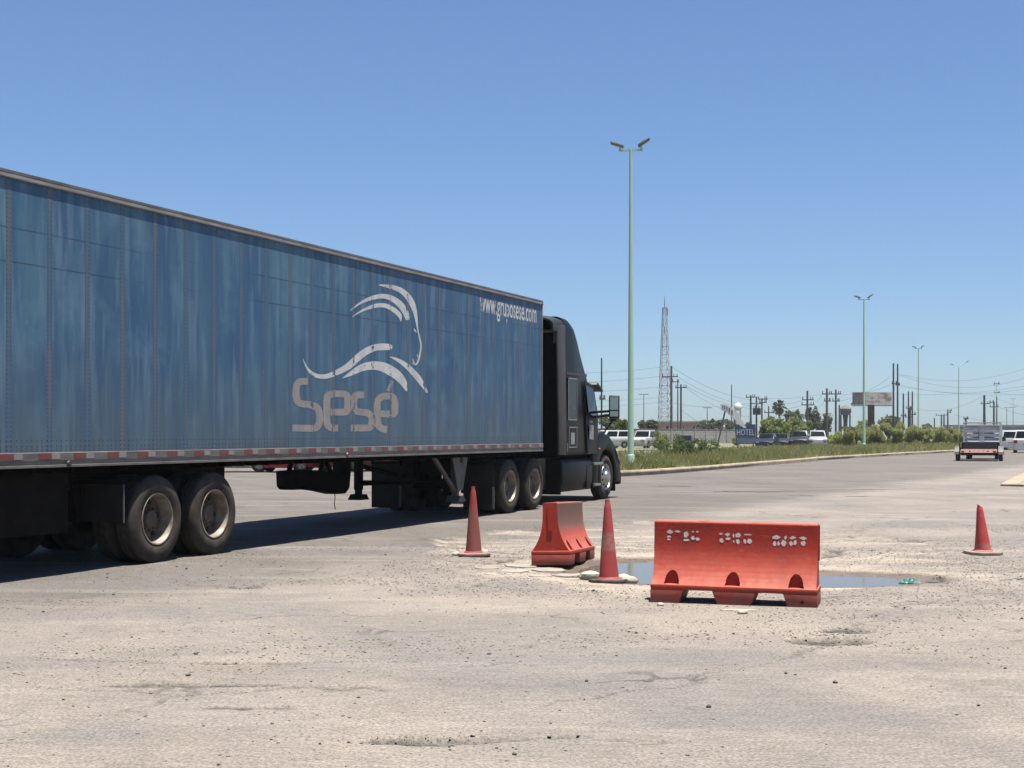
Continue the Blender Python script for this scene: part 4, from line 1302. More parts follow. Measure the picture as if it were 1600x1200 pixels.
# worn white stencil marks: what is left of the characters
WHITE = mat('worn_white_stencil', (0.74, 0.70, 0.64), 0.7, 0, (0.66, 0.40, 0.33), scale=30, amt=0.9, lo=0.5, hi=0.75, world_pos=False, k=1.0)
MK = [[(320,250,370,280),(385,250,425,268),(325,295,352,312),(322,320,350,332),(455,258,490,305),(455,318,495,336),(515,252,535,264),(552,252,570,264),(515,295,540,325),(548,305,578,328)],
      [(730,262,760,276),(778,260,815,290),(735,305,765,342),(782,295,820,318),(835,262,848,300),(858,260,898,295),(838,318,850,340),(860,308,890,345),(920,304,938,342),(945,304,980,342),(925,262,980,276)],
      [(1140,270,1195,300),(1228,272,1246,300),(1145,320,1170,356),(1175,315,1195,352),(1205,310,1245,356),(1268,274,1318,296),(1265,312,1295,352),(1298,305,1322,340),(1345,272,1392,300),(1350,310,1392,345)]]
for grp in MK:
    for (a, c, d, e) in grp:
        def q(px, py):
            x = -BL/2 + (px-225)/(1480-225)*BL
            z = 0.72 - (py-175)/(690-175)*(0.72-0.165)*1.02
            return (x, -(prof(max(0.17, z)) + 0.0025), z)
        j = lambda: rng.uniform(-5, 5)
        pts = []
        k = rng.randint(4, 6)
        cxm, cym = (a+d)/2, (c+e)/2
        for i in range(k):
            an = 2*math.pi*i/k + rng.uniform(-0.25, 0.25)
            ra = rng.uniform(1.0, 1.4)
            pts.append(q(cxm + (d-a)/2*ra*math.cos(an), cym + (e-c)/2*ra*math.sin(an)))
        mk = MB(); mk.add(pts, [tuple(range(k))]); mk.build('stencil_mark', WHITE, b1, fix=False)

# cones
def cone_mat(name, dirt, band, bandcol, k=0.85):
    """red cone plastic with a grimy zone where the reflective sleeve used to be"""
    m = mat(name, (0.50, 0.060, 0.058), 0.65, 0, dirt, scale=7, amt=0.85, lo=0.40, hi=0.66, bump=0.1, bscale=20, world_pos=False, k=k, spec=0.25)
    nt = m.node_tree; N = nt.nodes; L = nt.links; b = N['Principled BSDF']
    src = b.inputs['Base Color'].links[0].from_socket
    tc = N.new('ShaderNodeTexCoord').outputs['Object']; sp = N.new('ShaderNodeSeparateXYZ'); L.new(tc, sp.inputs[0])
    nz = N.new('ShaderNodeTexNoise'); nz.inputs['Scale'].default_value = 16; nz.inputs['Detail'].default_value = 6; L.new(tc, nz.inputs['Vector'])
    def rm(v, a, c, lo=0.0, hi=1.0):
        r = N.new('ShaderNodeMapRange'); r.inputs['From Min'].default_value = a; r.inputs['From Max'].default_value = c
        r.inputs['To Min'].default_value = lo; r.inputs['To Max'].default_value = hi; L.new(v, r.inputs['Value']); return r.outputs[0]
    def ml(a, c):
        x = N.new('ShaderNodeMath'); x.operation = 'MULTIPLY'; L.new(a, x.inputs[0]); L.new(c, x.inputs[1]); return x.outputs[0]
    msk = ml(ml(rm(sp.outputs[2], band[0]-0.02, band[0]+0.02), rm(sp.outputs[2], band[1]+0.02, band[1]-0.02)), rm(nz.outputs['Fac'], 0.36, 0.58, 0.25, 0.9))
    mx = N.new('ShaderNodeMix'); mx.data_type = 'RGBA'; L.new(msk, mx.inputs[0]); L.new(src, mx.inputs[6]); mx.inputs[7].default_value = (*bandcol, 1)
    n2 = N.new('ShaderNodeTexNoise'); n2.inputs['Scale'].default_value = 45; n2.inputs['Detail'].default_value = 3; L.new(tc, n2.inputs['Vector'])
    m2 = N.new('ShaderNodeMix'); m2.data_type = 'RGBA'; L.new(rm(n2.outputs['Fac'], 0.62, 0.72, 0, 0.6), m2.inputs[0]); L.new(mx.outputs[2], m2.inputs[6]); m2.inputs[7].default_value = (0.11, 0.06, 0.05, 1)
    L.new(m2.outputs[2], b.inputs['Base Color'])
    return m
M_C1 = cone_mat('dusty_red_cone', (0.30, 0.085, 0.07), (0.05, 0.62), (0.235, 0.105, 0.085))
M_C2 = cone_mat('scuffed_red_cone', (0.36, 0.10, 0.085), (0.34, 0.52), (0.34, 0.185, 0.15))
M_C3 = cone_mat('faded_red_cone', (0.55, 0.10, 0.10), (0.0, 0.14), (0.40, 0.15, 0.12), 0.95)
M_CB = mat('dusty_cone_foot', (0.52, 0.34, 0.28), 0.8, 0, (0.40, 0.28, 0.22), scale=8, amt=1.0, world_pos=False)
M_CBD = mat('black_cone_foot', (0.04, 0.036, 0.033), 0.8, 0, (0.30, 0.24, 0.2), scale=5, amt=0.8, world_pos=False)
M_CB3 = mat('pale_cone_foot', (0.55, 0.46, 0.38), 0.8, 0, (0.42, 0.34, 0.28), scale=8, amt=1.0, world_pos=False)
def make_cone(label, x, y, hgt, rb, rt, mc, mbm, basew, tilt, bend=0.0, band=None):
    t = thing('traffic_cone', label, 'traffic cone', (x, y, gz(x, y)), rng.uniform(-0.4, 0.4), 'red cones around the pothole')
    t.rotation_euler = (tilt[0], tilt[1], t.rotation_euler.z)
    n = 32
    mb = MB(); rings = []
    hs_ = [0.035 + (hgt-0.035)*i/26 for i in range(27)]
    for h_ in hs_:
        f = (h_-0.035)/(hgt-0.035)
        r = rb + (rt-rb)*f
        if f > 0.955: r = rt*0.86
        ring = []
        for i in range(n):
            a = 2*math.pi*i/n
            rr = r*(1 + 0.02*math.sin(3*a+h_*9))
            dx = 0.0; dy = 0.0; sx_ = 1.0
            if bend:
                dx = bend*f; sx_ = 1 - 0.15*f
                rr *= 1 + 0.06*f*math.sin(2*a+1.0)
            ring.append((rr*math.cos(a)*sx_ + dx, rr*math.sin(a) + dy, h_))
        rings.append(ring)
    mb.loft(rings)
    if bend:
        # torn tip: slanted top edge
        mb.v = [(a, b_, c + (0.16*a*0 - 0.9*(a-bend) - 0.02 if c > hgt*0.985 else 0)) for a, b_, c in mb.v]
    mb.build('cone_body', mc, t, smooth=50)
    # foot with cut corners
    w = basew/2; c = w*0.42
    P = [(-w+c, -w), (w-c, -w), (w, -w+c), (w, w-c), (w-c, w), (-w+c, w), (-w, w-c), (-w, -w+c)]
    MB().prism(P, 0.0, 0.038, 'z').build('foot', mbm, t, bevel=0.008)
    MB().lathe([(rb+0.02, 0.036), (rb+0.015, 0.048), (rb-0.005, 0.06)], 32).build('collar', mc, t, smooth=40)
    return t
make_cone('tall dusty red traffic cone on a pinkish foot, nearest the truck drive wheels', -0.485, 18.2, 0.87, 0.105, 0.027, M_C1, M_CB, 0.40, (R(0.5), R(-0.5)))
make_cone('scuffed red traffic cone between the two barriers, its black foot held by white rocks', 1.02, 15.15, 0.87, 0.105, 0.030, M_C2, M_CBD, 0.38, (R(-1), R(-1.5)))
make_cone('short bent red traffic cone with torn tip, standing alone at the right', 5.92, 18.1, 0.62, 0.105, 0.038, M_C3, M_CB3, 0.42, (0, R(0.5)), bend=-0.050)
# scraped patch of lettering on the middle cone is left as wear in its material

# rocks and broken slabs
def rock_mesh(seed, flat=0.7, elong=1.3):
    r = random.Random(seed)
    bm = bmesh.new(); bmesh.ops.create_icosphere(bm, subdivisions=2, radius=1.0)
    ox = r.uniform(0, 50)
    for v in bm.verts:
        k = 0.78 + 0.42*float(fbm(np.array([v.co.x*1.1+ox+5]), np.array([v.co.y*1.1+v.co.z*0.9+7]), 3)[0])
        v.co *= k
        v.co.x *= elong; v.co.z *= flat
    me = bpy.data.meshes.new('rock'); bm.to_mesh(me); bm.free()
    me.shade_smooth(); me.set_sharp_from_angle(angle=R(35))
    me.materials.append(M_ROCK)
    return me
ROCKS = [(-0.70, 18.15, 0.050, 'small pale rock at the left of the tall dusty cone foot'),
         (-0.38, 18.42, 0.070, 'pale rock resting behind the tall dusty cone foot'),
         (0.84, 15.42, 0.095, 'large white rock left of the scuffed cone between the barriers'),
         (1.19, 15.36, 0.085, 'pale rock right of the scuffed cone, partly behind its foot'),
         (1.235, 15.10, 0.070, 'smaller white rock at the right front corner of the scuffed cone'),
         (1.30, 12.60, 0.025, 'little pinkish stone at the left foot of the side-on barrier'),
         (1.93, 12.05, 0.038, 'light pebble lying on the road before the side-on barrier')]
for i, (x, y, r, lab) in enumerate(ROCKS):
    o = link('rock', rock_mesh(i), None, (x, y, gz(x, y) + r*0.38), (0, 0, rng.uniform(0, 6)))
    o.scale = (r, r, r); tag(o, lab, 'rock', 'rocks by the cones and barriers')
def slab_mesh(seed, lx, ly, h):
    r = random.Random(seed)
    n = 7
    P = [((lx/2)*math.cos(2*math.pi*i/n)*r.uniform(0.8, 1.1), (ly/2)*math.sin(2*math.pi*i/n)*r.uniform(0.75, 1.1)) for i in range(n)]
    return MB().prism(P, -0.02, h, 'z').mesh('broken_slab', M_SLAB, bevel=0.003)
SL = [(0.10, 16.75, 0.55, 0.55, 0.030, 22), (0.42, 16.25, 0.52, 0.42, 0.035, -14), (0.60, 15.75, 0.42, 0.40, 0.028, 8), (0.02, 16.10, 0.46, 0.36, 0.022, 35),
      (0.30, 15.60, 0.36, 0.30, 0.020, -20), (0.80, 16.15, 0.34, 0.30, 0.030, 12), (-0.30, 16.35, 0.36, 0.28, 0.018, 5), (0.62, 15.35, 0.30, 0.26, 0.018, 40)]
for i, (x, y, lx, ly, h, a) in enumerate(SL):
    o = link('broken_slab', slab_mesh(40+i, lx*0.8, ly*0.9, h*0.75), None, (x, y, gz(x, y)-0.006), (R(rng.uniform(-2, 2)), R(rng.uniform(-2, 2)), R(a)))
    tag(o, 'flat broken slab of paving in the layered heap left of the puddle', 'slab', 'broken slabs at the left edge of the puddle')
o = link('plaster_piece', slab_mesh(77, 0.34, 0.07, 0.012), None, (1.92, 12.25, gz(1.92, 12.25)), (0, 0, R(-6)))
o.data.materials[0] = M_ROCK
tag(o, 'thin white flake of plaster on the road under the side-on barrier', 'debris')

# plastic litter
M_TEAL = mat('teal_plastic_film', (0.02, 0.22, 0.18), 0.45, 0, (0.35, 0.42, 0.40), scale=14, amt=1.0, lo=0.5, hi=0.65, world_pos=False)
M_DGREEN = mat('dark_green_plastic', (0.02, 0.07, 0.045), 0.5, 0, (0.10, 0.10, 0.08), scale=14, amt=0.8, world_pos=False)
def crumple(name, lx, ly, h, m, seed):
    r = random.Random(seed); n, k = 14, 8
    vs = []
    for j in range(k+1):
        for i in range(n+1):
            x = (i/n-0.5)*lx; y = (j/k-0.5)*ly
            e = math.sin(math.pi*i/n)*math.sin(math.pi*j/k)
            z = h*e*(0.35+0.9*r.random())
            vs.append((x + r.uniform(-1, 1)*lx*0.03, y + r.uniform(-1, 1)*ly*0.05, z))
    fs = [(j*(n+1)+i, j*(n+1)+i+1, (j+1)*(n+1)+i+1, (j+1)*(n+1)+i) for j in range(k) for i in range(n)]
    mb = MB(); mb.add(vs, fs); return mb.mesh(name, m, fix=False)
o = link('plastic_bag', crumple('plastic_bag', 0.24, 0.16, 0.05, M_TEAL, 3), None, (4.22, 15.25, gz(4.22, 15.25)+0.012), (0, 0, R(-12)))
tag(o, 'crumpled teal plastic bag at the right tip of the puddle', 'litter')
o = link('plastic_strip', crumple('plastic_strip', 0.5, 0.10, 0.03, M_DGREEN, 5), None, (5.25, 14.85, gz(5.25, 14.85)+0.008), (0, 0, R(6)))
tag(o, 'dark green plastic strip lying on the road at the right edge', 'litter')
o = link('rubble_clod', crumple('rubble_clod', 0.24, 0.12, 0.05, M_DSTONE, 8), None, (4.50, 15.2, gz(4.5, 15.2)+0.006), (0, 0, R(8)))
tag(o, 'dark clod of mud right beside the teal plastic bag', 'debris')

# ================================================================== vegetation
def leaf_mat(name, c1, c2, scale=1.2):
    m = mat(name, c1, 0.75, 0, c2, scale=scale, amt=1.0, lo=0.38, hi=0.62, rand=0.18, spec=0.2, k=1.0)
    # leaves let light through
    nt = m.node_tree; N = nt.nodes; L = nt.links; b = N['Principled BSDF']
    tl = N.new('ShaderNodeBsdfTranslucent'); mx = N.new('ShaderNodeMixShader'); mx.inputs[0].default_value = 0.45
    L.new(b.inputs['Base Color'].links[0].from_socket, tl.inputs['Color'])
    L.new(b.outputs[0], mx.inputs[1]); L.new(tl.outputs[0], mx.inputs[2]); L.new(mx.outputs[0], N['Material Output'].inputs[0])
    return m
M_GRASS = leaf_mat('median_grass', (0.26, 0.285, 0.08), (0.40, 0.36, 0.165), 0.45)
M_WEED = leaf_mat('green_weed', (0.17, 0.215, 0.055), (0.23, 0.25, 0.085))
M_BUSH = leaf_mat('dark_bush_leaf', (0.085, 0.135, 0.038), (0.12, 0.165, 0.05))
M_MESQ = leaf_mat('light_tree_leaf', (0.21, 0.255, 0.07), (0.14, 0.18, 0.05), 0.7)
M_TREE = leaf_mat('far_tree_leaf', (0.105, 0.128, 0.062), (0.145, 0.16, 0.082), 0.6)
M_REED = leaf_mat('tall_weed_leaf', (0.31, 0.35, 0.11), (0.40, 0.41, 0.16), 0.5)
M_BARK = mat('bark', (0.16, 0.12, 0.085), 0.9, 0, (0.09, 0.07, 0.05), scale=6, amt=1.0)
M_PALMF = leaf_mat('palm_frond', (0.085, 0.115, 0.04), (0.05, 0.075, 0.025))
M_PALMD = mat('dry_palm_frond', (0.27, 0.20, 0.11), 0.9)

def leaf_cloud(pos, size, up=0.0, ratio=2.0):
    """numpy leaf quads at pos (N,3)"""
    n = len(pos)
    d = nrng.normal(size=(n, 3)); d[:, 2] += up
    d /= np.linalg.norm(d, axis=1)[:, None]
    e = np.cross(d, nrng.normal(size=(n, 3))); e /= np.linalg.norm(e, axis=1)[:, None]
    s = size * nrng.uniform(0.6, 1.3, n)
    a = d * s[:, None]; b = e * (s/ratio)[:, None]
    V = np.stack([pos - a, pos + b, pos + a, pos - b], 1).reshape(-1, 3)
    Fc = np.arange(n*4).reshape(n, 4)
    return V, Fc
def crown_points(n, rx, ry, rz, clumps, seed, bottom=-0.6):
    g = np.random.default_rng(seed)
    c = g.normal(size=(clumps, 3)); c /= np.linalg.norm(c, axis=1)[:, None]
    c *= (g.random(clumps)**0.45)[:, None]*0.82
    c[:, 2] = np.maximum(c[:, 2], bottom)
    cr = g.uniform(0.18, 0.42, clumps)
    k = g.integers(0, clumps, n)
    p = g.normal(size=(n, 3)); p /= np.linalg.norm(p, axis=1)[:, None]
    p *= (g.random(n)**0.4)[:, None]
    p = c[k] + p*cr[k][:, None]
    return p * np.array([rx, ry, rz])
def trunk_mb(h, r, lean, seed, limbs=4, spread=1.0):
    q = random.Random(seed); mb = MB()
    pts = [(lean*h*t*t + q.uniform(-.03, .03)*h, q.uniform(-.03, .03)*h, h*t) for t in (0, .25, .5, .75, 1)]
    pts[0] = (0, 0, -0.1)
    mb.path(pts, [r, r*.85, r*.7, r*.6, r*.4], 7)
    for i in range(limbs):
        a = q.uniform(0, 6.28); z = q.uniform(.5, .95)
        s = Vector(pts[2]).lerp(Vector(pts[4]), (z-.5)*2)
        e = s + Vector((math.cos(a)*spread*q.uniform(.5, 1), math.sin(a)*spread*q.uniform(.5, 1), spread*q.uniform(.4, 1)))
        mb.path([s, s.lerp(e, .5) + Vector((0, 0, .08*spread)), e], [r*.45, r*.3, r*.12], 5)
    return mb
_seed = [100]
def tree(label, px, Y, top_y, width_px, material=None, group='trees far behind the median', name='tree', trunk=0.35, n=900, leaf=0.28, z0=0.05, cat='tree'):
    _seed[0] += 1; sd = _seed[0]
    X = sx(px, Y); top = sz(top_y, Y) - z0
    rx = width_px/FPX*Y/2
    t = thing(name, label, cat, (X, Y, z0), rng.uniform(0, 6), group)
    h = top*trunk
    rz_ = (top-h*0.8)/2/0.95
    cz = top - rz_*0.95
    p = crown_points(n, rx/0.95, rx/0.95, rz_, 16, sd) + np.array([0, 0, cz])
    p[:, 2] = np.maximum(p[:, 2], 0.12)
    V, Fc = leaf_cloud(p, leaf)
    link('crown', raw_mesh('crown', V, Fc, material or M_TREE), t)
    trunk_mb(max(cz, 0.4), 0.05*top, rng.uniform(-.06, .06), sd, 5, rx*0.6).build('trunk', M_BARK, t, smooth=True)
    return t
def shrub(label, X, Y, rx, h, material, group, n=700, leaf=0.09, name='shrub', z0=0.10, up=0.8):
    _seed[0] += 1; sd = _seed[0]
    t = thing(name, label, 'shrub', (X, Y, z0), rng.uniform(0, 6), group)
    p = crown_points(n, rx, rx, h*0.55, 14, sd, -0.9) + np.array([0, 0, h*0.48])
    p[:, 2] = np.maximum(p[:, 2], 0.03)
    V, Fc = leaf_cloud(p, leaf, up, 2.6 if up < 2 else 6.0)
    link('foliage', raw_mesh('foliage', V, Fc, material), t)
    q = random.Random(sd); mb = MB()
    for i in range(5):
        a = q.uniform(0, 6.28)
        mb.path([(0, 0, -0.05), (math.cos(a)*rx*.25, math.sin(a)*rx*.25, h*.4), (math.cos(a)*rx*.55, math.sin(a)*rx*.55, h*.8)], [.03, .02, .008], 4)
    mb.build('stem', M_BARK, t)
    return t

def inside(px_, py_, poly):
    x = np.asarray(px_); y = np.asarray(py_); r = np.zeros(x.shape, bool)
    n = len(poly); j = n-1
    for i in range(n):
        xi, yi = poly[i]; xj, yj = poly[j]
        c = ((yi > y) != (yj > y)) & (x < (xj-xi)*(y-yi)/(yj-yi+1e-12)+xi)
        r ^= c; j = i
    return r
def grass(name, label, poly, n, bbox, hmin, hmax, material, z0, near_bias=True, margin=0.3, thin=0.012):
    x = nrng.uniform(bbox[0], bbox[1], n); 
    y = bbox[2] + (bbox[3]-bbox[2])*nrng.random(n)**(1.8 if near_bias else 1.0)
    k = inside(x, y, poly); x, y = x[k], y[k]
    pat = fbm(x*0.35+7, y*0.35+1, 4)
    k = nrng.random(len(x)) < np.clip(0.25 + 2.6*(pat-0.33), 0.12, 1); x, y, pat = x[k], y[k], pat[k]
    m = len(x)
    h = (hmin + (hmax-hmin)*nrng.random(m)**1.6) * (0.55+0.9*pat)
    a = nrng.uniform(0, 2*np.pi, m); w = thin*nrng.uniform(0.7, 1.8, m)*np.clip(y/60, 1, 3)
    lx = nrng.normal(0, 0.28, m)*h; ly = nrng.normal(0, 0.28, m)*h
    b1_ = np.stack([x - w*np.cos(a), y - w*np.sin(a), np.full(m, z0)], -1)
    b2_ = np.stack([x + w*np.cos(a), y + w*np.sin(a), np.full(m, z0)], -1)
    md1 = np.stack([x + lx*.35 + w*.7*np.cos(a), y + ly*.35 + w*.7*np.sin(a), z0 + h*.6], -1)
    tp = np.stack([x + lx, y + ly, z0 + h], -1)
    V = np.stack([b1_, b2_, md1, tp], 1).reshape(-1, 3)
    Fc = np.arange(m*4).reshape(m, 4)
    return tag(link(name, raw_mesh(name, V, Fc, material)), label, 'grass', kind='stuff')
grass('grass', 'dry yellow-green grass covering the median behind the kerb', [(p[0]*1.0-0.25, p[1]+0.25) for p in MED], 330000, (-2, 75, 50, 175), 0.10, 0.55, M_GRASS, 0.11, thin=0.0055)
grass('grass', 'straw-coloured grass on the traffic island at the right', ISL, 16000, (20, 60, 58, 130), 0.05, 0.22, M_GRASS, 0.055, thin=0.004)

# dark green shrubs standing in the median grass
OR6 = ['first', 'second', 'third', 'fourth', 'fifth', 'sixth', 'seventh', 'eighth', 'ninth']
for si, (px, py, wpx, hpx) in enumerate(((1034, 712, 40, 40), (1050, 716, 44, 30), (1062, 708, 38, 32), (1070, 717, 52, 31), (1090, 716, 50, 31), (1110, 714, 40, 26))):
    Y = FPX*(EYE-0.1)/(py-677.0); X = sx(px, Y)
    shrub('dark green leafy shrub in the median clump, %s from the left' % OR6[si], X, Y, wpx/FPX*Y/2, hpx/FPX*Y, M_BUSH if px > 1040 else M_WEED, 'shrubs in the median grass', n=900, leaf=0.075)
for si, (px, py, wpx, hpx) in enumerate(((1000, 722, 24, 14), (1045, 733, 28, 12), (1118, 727, 30, 12), (1140, 711, 26, 12), (1172, 712, 30, 10), (1190, 716, 22, 10), (1215, 712, 26, 9), (1245, 714, 22, 8), (1300, 708, 30, 9))):
    Y = FPX*(EYE-0.1)/(py-677.0); X = sx(px, Y)
    shrub('low yellow-green weed tuft in the median grass, %s from the left' % OR6[si], X, Y, wpx/FPX*Y/2, hpx/FPX*Y, M_WEED, 'weed tufts on the median', n=500, leaf=0.06)
# tall weeds in front of the far poles
tall = [(1306, 700, 30, 30), (1322, 701, 30, 30), (1338, 700, 30, 34), (1358, 699, 34, 36), (1380, 699, 36, 36), (1402, 699, 36, 38), (1424, 698, 36, 34), (1446, 698, 36, 34), (1466, 697, 32, 30), (1484, 697, 28, 28), (1497, 696, 20, 24)]
ORD = ['leftmost', 'second', 'third', 'fourth', 'fifth', 'sixth', 'seventh', 'eighth', 'ninth', 'tenth', 'rightmost']
for ti, (px, py, wpx, hpx) in enumerate(tall):
    Y = FPX*(EYE-0.1)/(py-677.0); X = sx(px, Y)
    shrub('tall soft green weed thicket at the far median, %s of eleven from the left' % ORD[ti], X, Y, wpx/FPX*Y/2, hpx/FPX*Y, M_REED, 'tall weed thickets at the far median', n=5200, leaf=0.17, up=2.1)
# shrubs by the wall and the parked cars
for (px, Y, wpx, hpx, lab) in ((1032, 118, 30, 24, 'scrubby green bush beside the pale old pickup'), (1290, 150, 22, 18, 'scrubby green bush at the right end of the parked row'), (1150, 170, 22, 12, 'scrubby green bush at the foot of the HOTEL board'), (1228, 165, 22, 14, 'scrubby green bush behind the gap in the parked row')):
    shrub(lab, sx(px, Y), Y, wpx/FPX*Y/2, hpx/FPX*Y, M_WEED, 'scrub bushes near the parked cars', n=700, leaf=0.14, z0=0.05)

TG = 'trees far behind the median'
tree('dark leafy tree showing between truck mirror and green lamp post', 950, 165, 646, 52, M_TREE, TG, n=1100)
tree('small thin-leaved tree right behind the truck hood mirror', 972, 160, 652, 22, M_MESQ, TG, n=400)
tree('round dark tree just right of the nearest green lamp post', 1012, 185, 651, 34, M_TREE, TG, n=1100)
tree('dark tree at the right end of the orange building', 1108, 280, 652, 36, M_TREE, TG, n=1000, leaf=0.35)
tree('dark tree beside the leaning white sign', 1134, 275, 654, 40, M_TREE, TG, n=1000, leaf=0.35)
tree('low dark tree behind the HOTEL board', 1166, 270, 660, 30, M_TREE, TG, n=700, leaf=0.35)
tree('broad light green tree behind the parked dark cars', 1206, 190, 652, 50, M_MESQ, TG, n=1600, trunk=0.15)
tree('tall light green tree right of the round palm', 1232, 185, 645, 54, M_MESQ, TG, n=1800, trunk=0.15)
tree('light green bushy tree behind the silver parked car', 1252, 180, 655, 40, M_MESQ, TG, n=1200, trunk=0.15)
tree('dark tree to the right of the round palm', 1240, 260, 636, 30, M_TREE, TG, n=1000, leaf=0.3)
tree('dark drooping tree behind the twin-arm power pole', 1269, 255, 632, 24, M_TREE, TG, n=900, leaf=0.3)
tree('sparse grey-green tree between the power poles', 1293, 250, 643, 22, M_TREE, TG, n=500, leaf=0.3)
tree('dark tree behind the two crossarm poles', 1281, 270, 652, 26, M_TREE, TG, n=600, leaf=0.3)
tree('dark tree under the billboard', 1352, 240, 655, 40, M_MESQ, TG, n=1100, leaf=0.3, trunk=0.2)
tree('broad dark tree behind the two tall steel poles', 1390, 300, 644, 46, M_TREE, TG, n=1500, leaf=0.38)
tree('low wide tree right of the substation', 1444, 260, 660, 44, M_TREE, TG, n=1300, leaf=0.32, trunk=0.2)
tree('low dark tree left of the substation masts', 1330, 265, 664, 26, M_TREE, TG, n=600, leaf=0.3)
tree('distant tree row beside the overpass', 1492, 420, 668, 26, M_TREE, TG, n=500, leaf=0.5)

def palm(label, px, Y, top_y, crown_px):
    X = sx(px, Y); top = sz(top_y, Y); r = crown_px/FPX*Y/2*1.35
    t = thing('palm_tree', label, 'palm tree', (X, Y, 0.05), 0, 'palm trees')
    hc = top - r*0.75
    MB().path([(0, 0, -.1), (0.1, 0, hc*.5), (0.05, 0, hc)], [.22, .18, .15], 8).build('trunk', M_BARK, t, smooth=True)
    for dry in (0, 1):
        mb = MB(); q = random.Random(px+dry)
        for i in range(46 if not dry else 26):
            a = q.uniform(0, 6.28); el = q.uniform(-0.25, 1.45) if not dry else q.uniform(-1.35, -0.5)
            d = Vector((math.cos(a)*math.cos(el), math.sin(a)*math.cos(el), math.sin(el)))
            L_ = r*q.uniform(.75, 1.0)*(1.0 if not dry else .95)
            base_ = Vector((0.05, 0, hc)); tip = base_ + d*L_
            sd = d.cross(Vector((0, 0, 1))).normalized()*L_*0.16
            mid = base_ + d*L_*0.7 + Vector((0, 0, .06*L_))
            mb.add([base_, mid + sd, tip - Vector((0, 0, .15*L_)), mid - sd], [(0, 1, 2, 3)])
            for s in (-1, 1):
                mb.add([mid, mid + sd*s*1.0, tip + sd*s*1.3 - Vector((0, 0, .25*L_))], [(0, 1, 2)])
        mb.build('fronds' if not dry else 'dry_fronds', M_PALMF if not dry else M_PALMD, t, fix=False)
    return t
palm('round fan palm standing above the light green trees', 1217, 230, 625, 21)

# ================================================================== lamp posts
M_LAMPG = mat('mint_green_pole_paint', (0.48, 0.70, 0.51), 0.5, 0, (0.42, 0.62, 0.45), scale=3, amt=0.9, k=1.0, stretch=(1, 1, 0.3))
M_LAMPH = mat('grey_lamp_head', (0.30, 0.31, 0.31), 0.5, 0.3)
def lamp(label, X, Y, v_arms=False, H=13.25, rz=R(-8)):
    t = thing('street_lamp', label, 'street lamp', (X, Y, 0.1), rz, 'double-headed green lamp posts along the median')
    MB().path([(0, 0, 0.0), (0, 0, H*.3), (0.0, 0, H*.6), (0, 0, H)], [0.135, 0.115, 0.088, 0.06], 14).build('pole', M_LAMPG, t, smooth=True)
    MB().lathe([(0.19, -0.1), (0.19, 0.12), (0.155, 0.5), (0.135, 0.52)], 14).build('pole_base', M_LAMPG, t, smooth=True)
    arm = MB()
    if v_arms:
        arm.path([(0, 0, H-0.05), (-1.0, 0, H+0.35)], 0.035, 6); arm.path([(0, 0, H-0.05), (1.3, 0, H+0.75)], 0.035, 6)
        heads = [(-1.0, H+0.35, -1), (1.3, H+0.75, 1)]
    else:
        arm.box(-0.50, 0.50, -0.035, 0.035, H-0.09, H-0.02)
        arm.tube((-0.44, 0, H-0.05), (-0.44, 0, H+0.13), 0.045); arm.tube((0.44, 0, H-0.05), (0.44, 0, H+0.16), 0.045)
        heads = [(-0.40, H+0.13, -1), (0.40, H+0.16, 1)]
    arm.build('arm', M_LAMPG, t)
    for (x, z, s) in heads:
        hd = MB()
        P = [(-0.12, -0.05), (0.18, -0.045), (0.47, -0.025), (0.48, 0.02), (0.20, 0.075), (-0.10, 0.055)]
        hd.prism([(s*a, b_) for a, b_ in P], -0.13, 0.13)
        o = hd.build('lamp_head', M_LAMPH, t, bevel=0.02)
        o.location = (x, 0, z); o.rotation_euler = (0, -s*(R(34) if s > 0 else R(20)), 0)
        g = MB().box(s*0.15 if s > 0 else -0.44, 0.44 if s > 0 else -0.15, -0.10, 0.10, -0.062, -0.046).build('lens', M_TWHITE, o)
    return t
lamp('tall mint green double lamp post standing nearest, right of the truck', sx(985.5, 60), 60)
lamp('second mint green double lamp post, rising from the tall weeds', sx(1350, 127), 127)
lamp('third mint green double lamp post, right of the two steel poles', sx(1435, 200.7), 200.7)
lamp('fourth lamp post with upswept arms like a V', sx(1498, 256), 256, True)
lamp('fifth double lamp post above the flatbed trailer', sx(1557, 353), 353)
lamp('farthest double lamp post at the right edge of the road', sx(1583, 500), 500)
def small_lamp(label, px, Y, top_y, arm_px):
    X = sx(px, Y); H = sz(top_y, Y)
    t = thing('light_mast', label, 'lamp post', (X, Y, 0.05), 0, 'thin light masts in the distance')
    MB().path([(0, 0, 0), (0, 0, H)], [0.10, 0.07], 6).build('mast', M_STEEL, t)
    w = arm_px/FPX*Y/2
    MB().box(-w, w, -0.06, 0.06, H-0.08, H).build('arm', M_STEEL, t)
    for s in (-1, 1):
        MB().box(s*w-0.35, s*w+0.35, -0.15, 0.15, H-0.14, H+0.02).build('lamp_head', M_TWHITE, t)
    return t
small_lamp('thin light mast with a T top above the round tree', 1006, 300, 616, 9)
small_lamp('light mast with white heads above the orange building end', 1105, 300, 637, 8)
small_lamp('thin light mast in front of the overpass', 1583, 420, 636, 6)
small_lamp('thin distant light mast left of the overpass', 1573, 430, 637, 6)

